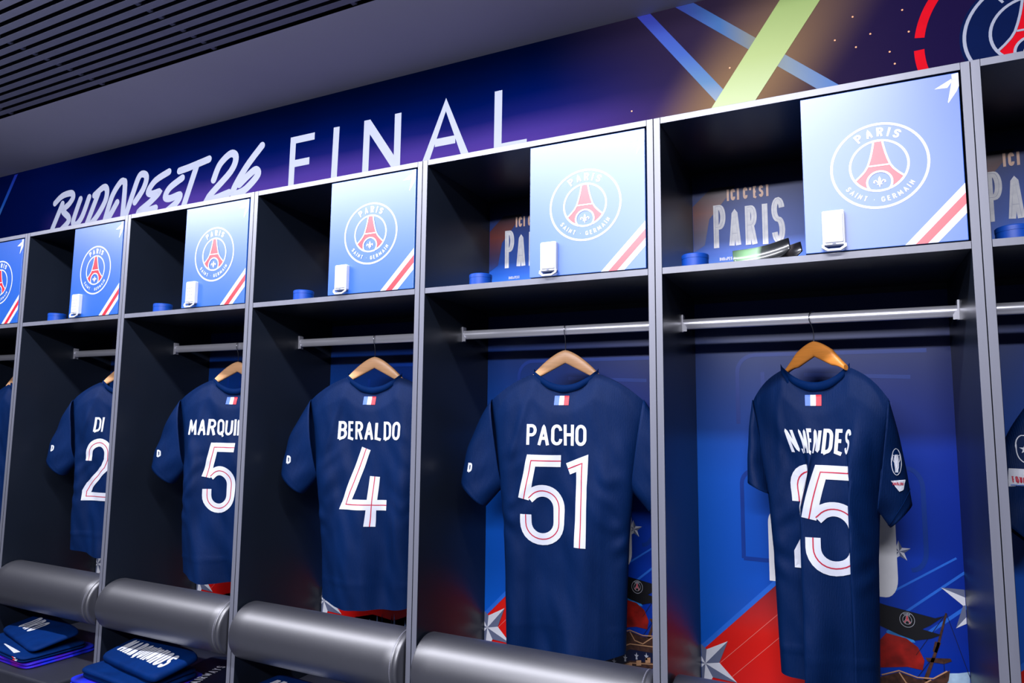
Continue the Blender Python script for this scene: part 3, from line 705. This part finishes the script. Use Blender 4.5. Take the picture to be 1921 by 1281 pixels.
class Shirt:
    ZSH = 1.440
    def __init__(s, hem, seed, pleat=None, wide=1.0, taper=1.0):
        s.hem = hem; s.seed = seed; s.pleat = pleat; s.wide = wide
        s.tab = [(1.44, .238 * wide), (1.35, .222 * wide), (1.22, .207 * wide), (1.05, .196 * wide * (.4 + .6 * taper)), (.9, .192 * wide * taper), (.70, .185 * wide * taper)]
    def ztop(s, X, back=True):
        a = abs(X)
        if a < .098: return 1.525 - (.052 if back else .085) * (1 - (a / .098) ** 2)
        return lerp(1.525, s.ZSH, (a - .098) / (.238 * s.wide - .098)) + .010 * math.sin(PI * min(1, (a - .098) / (.238 * s.wide - .098)))
    def hemz(s, u): return s.hem + .020 * (u ** 2) - .004 * math.sin(u * 5 + s.seed)
    def flat(s, u, v, back=True):
        hz = s.hemz(u); X = u * interp(s.tab, lerp(s.ZSH, s.hem, v))
        return X, lerp(s.ztop(u * .238 * s.wide, back), hz, v)
    def inv(s, X, Z):
        v = .3
        for _ in range(14):
            u = max(-1, min(1, X / interp(s.tab, lerp(s.ZSH, s.hem, v))))
            zt = s.ztop(u * .238 * s.wide); v = max(0, min(1, (zt - Z) / (zt - s.hemz(u))))
        return u, v
    def pt(s, u, v, X, Z, back=True):
        th = .026 + .024 * min(1, v * 2.5)
        sd = math.sqrt(max(0, 1 - u * u))
        top = math.sqrt(min(1, v / .09))
        nk = .55 * math.sqrt(max(0, 1 - (X / .10) ** 2)) if abs(X) < .10 else 0
        t = max(th * min(1, sd * 1.25) * max(top, nk), .0125 * min(1, sd * 2.2))
        fade = min(1, v * 4) * (.35 + .65 * sd)
        sg = s.seed
        F = .030 * noise.noise(Vector((X * 9 + sg, Z * 2.6, sg))) * fade
        F += .009 * noise.noise(Vector((X * 22 + Z * 9 + sg * 3, Z * 7 - X * 6, sg))) * fade
        F += .019 * math.sin(X * 31 + sg * 2 + 1.6 * math.sin(Z * 3 + sg)) * fade * max(0, min(1, (1.30 - Z) / .5))
        ar = math.exp(-((abs(X) - .16) ** 2) / .004 - ((Z - 1.16) ** 2) / .02)       # gathers under the arms
        F += .004 * math.sin((Z * 1.0 + abs(X) * .8) * 75 + 4 * noise.noise(Vector((X * 12, Z * 9, sg)))) * ar * sd
        for q in (-1, 1):                                   # slack fold that runs from the collar to the armpit
            ax_, az_, bx_, bz_ = q * .095, 1.50, q * .180, 1.20
            tt = max(0, min(1, ((X - ax_) * (bx_ - ax_) + (Z - az_) * (bz_ - az_)) / ((bx_ - ax_) ** 2 + (bz_ - az_) ** 2)))
            dd = math.hypot(X - ax_ - tt * (bx_ - ax_), Z - az_ - tt * (bz_ - az_))
            F += .0065 * math.exp(-(dd / .012) ** 2) * math.sin(PI * min(1, tt * 1.05)) * (.6 + .5 * math.sin(sg * 7 + q))
            ww = math.exp(-((X - q * .175) / .03) ** 2)     # pinched creases at the waist
            F += .004 * ww * math.sin((Z - .5 * q * X) * 95 + sg) * math.exp(-((Z - 1.05 + .03 * math.sin(sg + q)) / .05) ** 2)
        kk = math.exp(-((Z - (s.hem + .085)) / .006) ** 2) * .0040 * min(1, max(0, .5 + noise.noise(Vector((X * 6, sg, 1)))))   # faint folding crease
        y = -(t) - F - kk if back else t - F * .6
        if s.pleat: X, dy = s.pleat(X, Z); y += dy
        return (X, y, Z)
    def decal(s, off=.0016):
        def mp(X, Z):
            u, v = s.inv(X, Z); p = s.pt(u, v, X, Z); return (p[0], p[1] - off, p[2])
        return mp

def make_shirt(i, hx, psi, hem, seed, label, player, number, pleat=None, slv=None, wide=1.0, taper=1.0, front=False, patches=False, dark=False, sleeve_text='D', nx=None, name_h=.061, name_xs=.80):
    root = thing('football_shirt', label, 'shirt', (hx, ROD_Y, 0), psi, 'navy football shirts on hangers')
    S = Shirt(hem, seed, pleat, wide, taper)
    NU, NV = 84, 84; b = MB()
    for back in (True, False):
        g = []
        for a in range(NV + 1):
            for c in range(NU + 1):
                u = math.sin((c / NU * 2 - 1) * PI / 2); v = (a / NV) ** 1.15
                X, Z = S.flat(u, v, back); g.append(S.pt(u, v, X, Z, back))
        fs = [(r * (NU + 1) + c, r * (NU + 1) + c + 1, (r + 1) * (NU + 1) + c + 1, (r + 1) * (NU + 1) + c) for r in range(NV) for c in range(NU)]
        b.add(g, fs if not back else [q[::-1] for q in fs])
    bd = b.build('body', M['jersey'], root, smooth='all')
    # sleeves
    default = {-1: ((-.328, 1.190), (-.252, 1.122), -.005), 1: ((.328, 1.190), (.252, 1.122), .0)}
    if slv: default.update(slv)
    bv = {}
    for sd in (-1, 1):
        (ox, oz), (ix, iz), cy = default[sd]
        sh = (sd * .234 * wide, 1.447); ap = (sd * .196 * wide, 1.185)
        def px(x, z):
            if not pleat: return x
            return pleat(max(-.24, min(.24, x)), z)[0]
        rings = []; n = 28; nj = 22
        for j in range(nj + 1):
            t = j / nj
            tx = lerp(px(*sh) if pleat else sh[0], ox, t) + sd * (.004 if pleat else .020) * math.sin(PI * t); tz = lerp(sh[1], oz, t) + .006 * math.sin(PI * t)
            bx = lerp(px(*ap) if pleat else ap[0], ix, t); bz = lerp(ap[1], iz, t)
            ty = lerp(.034, .040, t); cyy = lerp(pleat(sd * .23, 1.40)[1] if pleat else 0.0, cy, t)
            ring = []
            for k in range(n):
                a = 2 * PI * k / n; ca, sa = math.cos(a), math.sin(a)
                X = (tx + bx) / 2 + (tx - bx) / 2 * ca; Z = (tz + bz) / 2 + (tz - bz) / 2 * ca
                Y = cyy - ty * (abs(sa) ** .8) * (1 if sa > 0 else -1)
                w_ = .010 * noise.noise(Vector((X * 10 + seed, Z * 8, seed + sd))) + .004 * math.sin((X * sd * .8 + Z) * 75 + seed) * math.sin(PI * t)
                if j >= nj - 2: w_ -= .0012
                ring.append((X, Y - w_, Z))
            rings.append(ring)
        q = MB(); q.loft(rings, cap=False)
        so = q.build('sleeve', M['jersey'], root, smooth='all')
        sm = so.modifiers.new('thick', 'SOLIDIFY'); sm.thickness = .0018; sm.offset = -1
        bv[sd] = BVHTree.FromPolygons([Vector(v) for v in q.v], q.f)
        # cuff seam
        c = MB(); seam = [Vector(p) for p in rings[nj - 3]]
        cz = sum(seam, Vector()) / n
        c.tube([p + (p - cz).normalized() * .0004 for p in seam] + [seam[0]], .0008, 5); c.build('cuff_seam', M['jersey_dark'], so)
    def ray(sd, off=.0014):
        def mp(X, Z):
            h = bv[sd].ray_cast(Vector((X, -1, Z)), Vector((0, 1, 0)))
            if not h[0]: return (X, -.03, Z)
            n_ = -h[1] if h[1].y > 0 else h[1]
            return tuple(h[0] + n_ * (off + .0016))
        return mp
    # collar
    b = MB(); rings = []
    N = 40
    for q in range(N + 1):
        a = PI * q / N; X = -.100 * math.cos(a)
        z = 1.525 - .052 * (1 - (X / .1) ** 2) if abs(X) < .0999 else 1.525
        yb = -.55 * .026 * math.sin(a) * 1.0 - .0025
        if pleat: X, dy = pleat(X, 1.5); yb += dy
        hgt = .017 * (.45 + .55 * math.sin(a)); wob = .0012 * math.sin(q * .9 + seed)
        rings.append([(X, yb - .0012 + wob, z - .006), (X, yb - .0022 + wob, z + hgt * .4), (X * .985, yb + .0005 + wob, z + hgt), (X * .98, yb + .003 + wob, z + hgt), (X, yb + .003, z - .006)])
    b.loft(rings)
    b.build('collar', M['jersey_dark'], root, smooth='all')
    b = MB(); rings = []
    for q in range(N + 1):
        a = PI * q / N; X = -.100 * math.cos(a); z = 1.525 - .085 * (1 - (X / .1) ** 2); yf = .55 * .026 * math.sin(a) + .002
        if pleat: X, dy = pleat(X, 1.5)
        rings.append([(X, yf + .002, z - .006), (X, yf + .003, z + .015), (X, yf, z + .015), (X, yf, z - .006)])
    b.loft(rings); b.build('front_collar', M['jersey_dark'], root, smooth='all')
    # prints
    mp = S.decal()
    if not front:
        b = MB(); st = .004
        for k, x in enumerate((-.022, -.0073, .0073)):
            xx = x - .006
            b.ribbon([(xx + .0073, 1.430), (xx + .0073, 1.458)], .0147, mp, k, step=st, cols=2)
        b.build('flag', [M['flag_blue'], M['white_flock'], M['flag_red']], root)
        if player:
            b = MB(); text(b, player, nx[0] if nx else 0, 1.312, name_h, .0092, mp, xs=name_xs, gap=.0046, step=.004, cols=2, align=.5)
            b.build('name_lettering', M['white_flock'], root)
        b = MB(); r_ = MB(); h = .256; z0 = 1.026; sw = .034; gap = .0
        tot = sum(NUM[c][0] * h + (sw * .4) for c in number) + gap * (len(number) - 1)
        x = (nx[1] if nx else 0) - tot / 2
        for c in number:
            for sgm in NUM[c][1]:
                pts = [(x + sw * .2 + a * h, z0 + zz * h) for a, zz in sgm]
                b.ribbon(pts, sw, mp, step=.004, cols=4)
                r_.ribbon(pts, .0030, S.decal(.0021), step=.004)
            x += NUM[c][0] * h + sw * .4 + gap
        b.build('number', M['white_flock'], root); r_.build('number_line', M['red_line'], root)
        b = MB()
        if sleeve_text: text(b, sleeve_text, -.297, 1.226, .026, .0062, ray(-1), xs=.9, gap=.004, step=.002, cols=2); b.build('sleeve_lettering', M['white_flock'], root)
    return root, S, bv, ray

def make_hanger(hx, psi, label, half=.205, wood=None):
    root = thing('clothes_hanger', label, 'hanger', (hx, ROD_Y, 0), psi, 'wooden hangers under the shirts')
    b = MB(); rings = []
    N = 44
    for q in range(N + 1):
        x = -half + 2 * half * q / N; a = abs(x)
        up = 1.5965 - .070 * (a / .10) ** 1.5 if a < .10 else 1.5265 - (a - .10) * 1.15
        lo = 1.557 - .52 * a if a < .10 else 1.505 - (a - .10) * 1.05
        if a > half - .035: t = (a - half + .035) / .035; up = lerp(up, (up + lo) / 2 + .004, t); lo = lerp(lo, (up + lo) / 2 - .004, t)
        c = (up + lo) / 2; hh = (up - lo) / 2; ty = .0085; cy = .010 * (a / .2) ** 2
        ring = []
        for k in range(14):
            t = 2 * PI * k / 14; ct, s_ = math.cos(t), math.sin(t)
            ring.append((x, cy - ty * (abs(ct) ** .6) * (1 if ct > 0 else -1), c + hh * (abs(s_) ** .6) * (1 if s_ > 0 else -1)))
        rings.append(ring)
    b.loft(rings); b.build('wooden_arms', wood or M['wood'], root, smooth=True)
    pts = [(0, 0, 1.588), (0, 0, 1.612), (0, -.002, 1.622)]
    pts += [(.0, -.001 + .0165 * math.cos(math.radians(t)), ROD_Z + .0005 + .0175 * math.sin(math.radians(t))) for t in range(250, 20, -14)]
    pts = [(0, 0, 1.588), (0, 0, 1.618), (.0, -.004, 1.632)] + [(0, .0165 * math.cos(math.radians(t)), ROD_Z + .0185 * math.sin(math.radians(t))) for t in range(232, -10, -11)]
    b = MB(); b.tube(pts, .0013, 8); b.build('hook', M['wire'], root, smooth=True)
    return root

def pleat25(X, Z):
    """two overlapping pleats run down the back of the shirt with number 25; its shoulders hang narrow"""
    k = max(0, min(1, (1.455 - Z) / .275)); k = k * k * (3 - 2 * k)
    a = -.108 + .030 * max(0, min(1, (Z - 1.18) / .16)); w1 = .093; s1 = -.20
    c, w2, s2 = .098 - .016 * max(0, min(1, (Z - 1.24) / .08)), .035, -.15
    y1 = .014 * k; dy = 0.0
    if X < a: x = X; dy = y1
    elif X < a + w1: t = (X - a) / w1; x = a + (X - a) * s1; dy = y1 * math.cos(t * PI)
    else:
        x = X - w1 * (1 - s1); dy = -y1
        if X > c:
            t = min(1, (X - c) / w2)
            x -= min(X - c, w2) * (1 - s2)
            dy += -.016 * k * t + .012 * k * math.sin(t * PI)
            dy += .026 * k * max(0, min(1, (X - c - w2) / .06))
    x += .0825
    x0 = X * (.87 - .95 * min(abs(X), .25)) + .01 * X / .25
    return lerp(x0, x, k), dy - X * .32 * (1 - k)

SHIRTS = [
 (0, .372, .30, .800, 1.3, 'navy football shirt showing one white digit two, half hidden by a locker side', 'DI', '2', dict(nx=(-.075, -.062))),
 (1, 1.052, .28, .768, 2.9, 'navy football shirt with white number five cut off by the locker side', 'MARQUINHOS', '5', dict(nx=(.0, -.025), name_xs=.80)),
 (2, 1.712, .24, .755, 4.1, 'navy football shirt with white number 4', 'BERALDO', '4', dict(nx=(.002, -.006), name_xs=.76, taper=.90)),
 (3, 2.424, .12, .714, 5.7, 'navy football shirt with white number fifty-one', 'PACHO', '51', dict(nx=(-.018, -.027), name_xs=.82, taper=.95)),
]
for i, hx, psi, hem, seed, lab, nm, num, kw in SHIRTS:
    make_shirt(i, hx, psi, hem, seed, lab, nm, num, **kw)
    make_hanger(hx, psi, 'pale wooden hanger carrying the shirt ' + {'2': 'that shows a single two', '5': 'with number five', '4': 'with number four', '51': 'with number fifty-one'}[num])
# number 25: turned a little, with pleats and sleeve patches
root, S, bv, ray = make_shirt(4, 3.112, .0, .742, 7.7, 'crumpled navy football shirt with white number twenty-five', 'N.MENDES', '25', pleat=pleat25,
    slv={-1: ((-.171, 1.228), (-.122, 1.203), .01), 1: ((.201, 1.199), (.152, 1.142), -.03)}, nx=(-.002, -.011), name_xs=.62, sleeve_text=None)
make_hanger(3.113, -.60, 'orange-toned wooden hanger carrying the shirt with number twenty-five', .086, M['wood_orange'])

def sleeve_patches(root, mp, x, z, yaw=1.0, name='patch'):
    b = MB(); e = lambda rx, rz, n=28: [(x + rx * math.cos(2 * PI * k / n), z + rz * math.sin(2 * PI * k / n)) for k in range(n)]
    b.fill(e(.0105, .031), mp, 0)
    off = lambda q: (lambda X, Z: tuple(Vector(mp(X, Z)) + Vector((0, -q, 0))))
    b.ribbon(e(.0098, .030), .0016, off(.0004), 1, closed=True)
    c = [(x - .0035, z - .024), (x + .0035, z - .024), (x + .0035, z - .017), (x + .0048, z - .005), (x + .0048, z + .008), (x + .003, z + .016), (x - .003, z + .016), (x - .0048, z + .008), (x - .0048, z - .005), (x - .0035, z - .017)]
    b.fill(c, off(.0005), 1, 12, 3)
    for q in (-1, 1): b.ribbon([(x + q * .004, z + .013), (x + q * .0078, z + .016), (x + q * .0072, z + .004), (x + q * .0045, z - .002)], .0013, off(.0004), 1)
    b.build('cup_patch', [M['jersey_dark'], M['white_flock']], root)
    b = MB(); z2 = z - .055
    b.fill([(x - .014, z2 + .012), (x + .017, z2 + .014), (x + .012, z2 - .010), (x + .003, z2 - .014)], mp, 0)
    text(b, 'FOUNDATION', x - .010, z2 + .001, .007, .0011, off(.0006), xs=.30, gap=.0004, mi=1)
    b.build('word_patch', [M['white_flock'], M['red_line']], root)
sleeve_patches(root, ray(1), .168, 1.300)

# shirt turned front-on at the right edge and the shirt at the left edge
r5, S5, bv5, ray5 = make_shirt(5, 3.79, .10, .745, 9.2, 'navy football shirt at the right picture edge with sleeve patches', None, '', front=True)
make_hanger(3.79, .10, 'wooden hanger in the rightmost locker')
b = MB(); mp = ray5(-1)
cx, cz = -.262, 1.335
b.ribbon([(cx + .016 * math.cos(2 * PI * k / 28), cz + .030 * math.sin(2 * PI * k / 28)) for k in range(28)], .002, mp, 0, closed=True)
b.poly(STAR5(cx, cz, .011, .3), mp, 0)
b.build('round_patch', [M['white_flock']], r5)
b = MB(); b.fill([(-.300, 1.253), (-.246, 1.256), (-.246, 1.292), (-.294, 1.292)], mp, 0)
off = lambda X, Z: tuple(Vector(mp(X, Z)) + Vector((0, -.0006, 0)))
text(b, 'FOUNDA', -.292, 1.263, .013, .0024, off, xs=.42, gap=.0012, mi=1, step=.003)
b.ribbon([(-.296, 1.2575), (-.248, 1.2595)], .0018, off, 2, step=.004)
b.build('word_patch', [M['white_flock'], M['red_line'], M['flag_blue']], r5)

r_1, S_1, bv_1, ray_1 = make_shirt(-1, -.352, .10, .76, 11.0, 'navy football shirt in the leftmost locker, only its sleeve and shoulder seen', None, '', front=True)
make_hanger(-.385, .10, 'pale wooden hanger in the leftmost locker')
b = MB(); text(b, 'OR', -.028, 1.352, .030, .006, (lambda q: (lambda x, z: q(x, z + .55 * (x + .02))))(S_1.decal()), xs=1.0, gap=.006, step=.004)
b.build('chest_lettering', M['white_flock'], r_1)

# ------------------------------------------------------------------ small things on the shelves
tub_me = None
for i, (x, y) in {0: (.160, .058), 1: (.826, .062), 2: (1.540, .058), 3: (2.2235, .060), 4: (2.848, .062), 5: (3.520, .075)}.items():
    lab = 'low round blue tub on the shelf ' + {0: 'above the shirt showing a single two', 1: 'above the shirt with number five', 2: 'above the shirt with number four', 3: 'above the shirt with number fifty-one', 4: 'above the shirt with number twenty-five', 5: 'of the locker right of the twenty-five shirt'}[i]
    if tub_me is None:
        b = MB(); R_ = .0335
        b.lathe([(.0005, 0), (R_ - .002, 0), (R_, .002), (R_, .026), (R_ + .0006, .0265), (R_ + .0006, .036), (R_ - .0015, .038), (R_ - .004, .0375), (R_ - .005, .035), (.0005, .035)], 40)
        o = b.build('tub', M['tub'], None, smooth=True); tub_me = o.data
    else:
        o = bpy.data.objects.new('tub', tub_me); C.objects.link(o)
    o.location = (x, y, ZS); tag(o, lab, 'tub', 'blue tubs on the shelves')

def shin_guard(label, loc, yaw, pitch, roll, L, Wd, mats, art):
    root = thing('shin_guard', label, 'shin guard', loc, yaw, 'pair of shin guards')
    b = MB(); NT, NA = 26, 16; rings = []
    def pt(t, q, off=0):
        x = (t - .5) * L; wv = Wd * (math.sin(PI * min(1, max(0, .10 + .82 * t))) ** .55)
        a = (q - .5) * 2.1 * wv / Wd; r = .034 + off
        p = Vector((x, r * math.sin(a), r * math.cos(a) - .026 + .010 * (2 * t - 1) ** 2))
        return Matrix.Rotation(pitch, 3, 'Y') @ (Matrix.Rotation(roll, 3, 'X') @ p)
    g = [pt(t / NT, q / NA) for t in range(NT + 1) for q in range(NA + 1)]
    mi = []
    for r_ in range(NT):
        for c in range(NA):
            f_ = (r_ * (NA + 1) + c, r_ * (NA + 1) + c + 1, (r_ + 1) * (NA + 1) + c + 1, (r_ + 1) * (NA + 1) + c)
            b.f.append(f_); b.m.append(0)
    b.v = [tuple(v) for v in g]
    o = b.build('shell', mats, root, smooth='all'); s_ = o.modifiers.new('thick', 'SOLIDIFY'); s_.thickness = .003; s_.offset = -1
    if art:
        c = MB(); mp = lambda x, z: tuple(pt(x, z, .0006))
        c.ribbon([(.80 + .105 * math.cos(2 * PI * k / 28), .47 + .34 * math.sin(2 * PI * k / 28)) for k in range(28)], .022, mp, 0, closed=True)
        c.ribbon([(.80 + .07 * math.cos(2 * PI * k / 28), .47 + .22 * math.sin(2 * PI * k / 28)) for k in range(28)], .03, mp, 1, closed=True)
        c.poly([(.80, .40), (.83, .56), (.77, .56)], mp, 2)
        c.build('badge', [M['white_print'], M['flag_blue'], M['red_print']], root)
        c = MB(); c.ribbon([(.63, .30), (.63, .74)], .02, mp, 0); c.ribbon([(.665, .38), (.665, .70)], .015, mp, 1); c.build('side_lettering', [M['red_print'], M['white_print']], root)
    return root
M['guard'] = ramp_mat('shin_guard_print', 'X', [(-.07, (70, 92, 74)), (-.04, (132, 176, 128)), (-.012, (160, 196, 160)), (.0, (60, 66, 62)), (.02, (40, 42, 44)), (.07, (14, 15, 20))], .25, .6, coat=.5, lo=-.075, hi=.075, nvar=.12)
M['guard_black'] = ramp_mat('shin_guard_black', 'X', [(-.06, (20, 20, 26)), (.02, (120, 110, 110)), (.045, (30, 28, 32)), (.07, (10, 10, 14))], .25, .6, coat=.5, lo=-.075, hi=.075, nvar=.3)
shin_guard('glossy shin guard with green print and a round badge, on the shelf', (3.008, .085, ZS + .031), .0, math.radians(-9), math.radians(62), .135, .075, M['guard'], True)
shin_guard('black shin guard behind the green one on the shelf', (3.034, .125, ZS + .032), .05, math.radians(-7), math.radians(55), .130, .075, M['guard_black'], False)

# ------------------------------------------------------------------ folded kit on the seats
M['fold_navy'] = mat('navy_folded_shirt', (0, 38, 96), .7, .08, var=.15, scale=20, bump=.25, bscale=300)
M['fold_navy_dark'] = mat('dark_navy_folded_shirt', (2, 14, 40), .65, .3, bump=.25, bscale=300)
def pattern_mat():
    mt = mat('blue_purple_knit', (20, 40, 200), .6, .3, bump=.4, bscale=260)
    nt = mt.node_tree; bs = nt.nodes['Principled BSDF']; tc = nt.nodes.new('ShaderNodeTexCoord')
    wv = nt.nodes.new('ShaderNodeTexNoise'); wv.inputs['Scale'].default_value = 9; nt.links.new(tc.outputs['Object'], wv.inputs['Vector'])
    rp = nt.nodes.new('ShaderNodeValToRGB'); el = rp.color_ramp.elements
    while len(el) < 4: el.new(.5)
    for e, (p, c) in zip(el, ((.30, (12, 10, 90)), (.45, (20, 44, 220)), (.58, (70, 20, 190)), (.70, (170, 20, 170)))): e.position = p; e.color = (*lin(c), 1)
    nt.links.new(wv.outputs['Fac'], rp.inputs[0]); nt.links.new(rp.outputs[0], bs.inputs['Base Color']); return mt
M['pattern'] = pattern_mat()

def folded(name, label, cat, cx, cy, z0, wx, wy_, h, yaw, m, layers=2, seed=1.0, sag=.004, group=None, wave=.004, tilt=0.0, pitch=0.0):
    root = thing(name, label, cat, (cx, cy, z0 + .5 * wy_ * pitch), yaw, group)
    root.rotation_euler = (pitch, 0, yaw)
    b = MB(); n = 72; tops = []
    def out(k, e=9.0, gx=1.0):
        t = 2 * PI * k / n; c, s_ = math.cos(t), math.sin(t)
        return (wx / 2 * (abs(c) ** (2 / e)) * (1 if c > 0 else -1) * gx, wy_ / 2 * (abs(s_) ** (2 / e)) * (1 if s_ > 0 else -1) * gx)
    def zt(x, y): return wave * noise.noise(Vector((x * 9 + seed, y * 9, seed))) + tilt * x - sag * ((abs(x) / (wx / 2)) ** 4 + (abs(y) / (wy_ / 2)) ** 4)
    lh = h / layers
    for l in range(layers):
        zb = l * lh; rings = []
        jx = .006 * noise.noise(Vector((l * 3.1, seed, 0))); jy = .006 * noise.noise(Vector((l * 3.1, seed, 5)))
        for q, (zz, g) in enumerate([(0, .0), (0, .7), (.0, .955), (.22, .992), (.5, 1.0), (.78, .992), (1.0, .955), (1.0, .85), (1.0, .6), (1.0, .3), (1.0, .02)]):
            ring = []
            for k in range(n):
                x, y = out(k, gx=max(g, .004)); x += jx; y += jy
                wv = zt(x, y) * min(1, (zb + zz * lh) / h + .15) + .002 * noise.noise(Vector((x * 30, y * 30, l + seed))) * (1 if zz > .3 and l else .4)
                if l == 0 and zz == 0: wv = 0.0
                ring.append((x, y, zb + zz * lh * .98 + wv))
            rings.append(ring)
        b.loft(rings)
    o = b.build('cloth', m, root, smooth='all')
    bvh = BVHTree.FromPolygons([Vector(v) for v in b.v], b.f)
    def top(off=.0012):
        def mp(x, y):
            hh = bvh.ray_cast(Vector((x, y, 1)), Vector((0, 0, -1))); return (x, y, (hh[0].z if hh[0] else h) + off)
        return mp
    def front(off=.0015):
        def mp(x, z):
            hh = bvh.ray_cast(Vector((x, -1, z)), Vector((0, 1, 0))); return (x, (hh[0].y if hh[0] else -wy_ / 2) - off, z)
        return mp
    return root, top, front
G = 'folded kit on the seats'
# pile under the shirt showing a single two
folded('folded_training_top', 'blue and purple patterned top at the bottom of the far left pile', 'top', .235, .03, SEAT, .43, .27, .026, -.06, M['pattern'], 2, 1.2, group=G, wave=.008)
rt, tp, fr = folded('folded_shorts', 'folded navy shorts with a white stripe in the far left pile', 'shorts', .25, .012, SEAT + .026, .40, .24, .026, -.12, M['fold_navy'], 2, 2.3, group=G, wave=.006)
b = MB((0, 0, 1)); b.fill([(-.02, -.090), (.125, -.112), (.135, -.094), (-.02, -.085)], tp(), 0, 6, 16); b.build('white_stripe', M['white_flock'], rt)
b = MB(); b.fill([(.140, .006), (.153, .006), (.149, .018), (.136, .018)], fr(), 0); b.fill([(.153, .006), (.166, .006), (.162, .018), (.149, .018)], fr(), 1); b.build('small_tag', [M['flag_red'], M['white_flock']], rt)
rt, tp, fr = folded('folded_shirt', 'folded navy shirt lettered DRO on top of the far left pile', 'folded shirt', .262, .035, SEAT + .052, .40, .17, .022, -.25, M['fold_navy'], 1, 3.1, group=G, wave=.006, pitch=.20)
b = MB((0, 0, 1)); text(b, 'DRO', -.118, -.040, .078, .013, tp(), xs=.62, gap=.008, step=.006, cols=2); b.build('name_lettering', M['white_flock'], rt)
# pile under the shirt with number 5
folded('folded_training_top', 'blue and purple patterned top at the bottom of the pile lettered with a long name', 'top', .905, .0, SEAT, .40, .26, .028, .0, M['pattern'], 2, 4.2, group=G, wave=.008)
rt, tp, fr = folded('folded_shorts', 'folded navy shorts in the pile lettered with a long name', 'shorts', .92, -.008, SEAT + .028, .36, .22, .034, -.06, M['fold_navy'], 2, 5.3, group=G, wave=.006)
rt, tp, fr = folded('folded_shirt', 'folded navy shirt with a long white name, topmost of its pile', 'folded shirt', .948, .012, SEAT + .062, .37, .17, .030, -.16, M['fold_navy'], 1, 6.1, group=G, wave=.006, pitch=.20)
b = MB((0, 0, 1)); text(b, 'MARQUINHOS', -.150, -.040, .074, .0115, tp(), xs=.44, gap=.0045, step=.006, cols=2); b.build('name_lettering', M['white_flock'], rt)
rt, tp, fr = folded('folded_shirt', 'dark navy folded shirt lettered AIRWAYS lying right of its pile', 'folded shirt', 1.085, .17, SEAT, .23, .30, .020, .25, M['fold_navy_dark'], 1, 7.1, group=G, wave=.004)
b = MB((0, 0, 1)); text(b, 'AIRWAYS', 0, 0, .034, .0055, (lambda q: (lambda x, z: q(.005 - z + .018, -.125 + x)))(tp()), xs=.8, gap=.007, step=.006); b.build('chest_lettering', mat('grey_chest_print', (236, 238, 248), .5), rt)
rt, tp, fr = folded('folded_socks', 'dark folded socks with white hoops behind the pile with the long name', 'socks', .755, .115, SEAT + .0, .09, .14, .060, -.1, M['fold_navy_dark'], 2, 8.1, group=G)
b = MB()
for k in range(6): b.ribbon([(-.035, .012 + k * .0075), (.03, .014 + k * .0075)], .003, fr(), step=.006)
b.build('white_hoops', M['white_flock'], rt)
# pile under the shirt with number 4
folded('folded_shorts', 'folded navy shorts under the padded roll below the shirt with number four', 'shorts', 1.62, .02, SEAT, .36, .22, .050, -.06, M['fold_navy'], 2, 9.3, group=G)
rt, tp, fr = folded('folded_shirt', 'folded navy shirt with a white name below the shirt with number four', 'folded shirt', 1.60, .03, SEAT + .050, .34, .18, .036, -.08, M['fold_navy'], 1, 10.1, group=G)
b = MB((0, 0, 1)); text(b, 'BERALDO', -.12, -.035, .070, .0115, tp(), xs=.46, gap=.0045, step=.006, cols=2); b.build('name_lettering', M['white_flock'], rt)
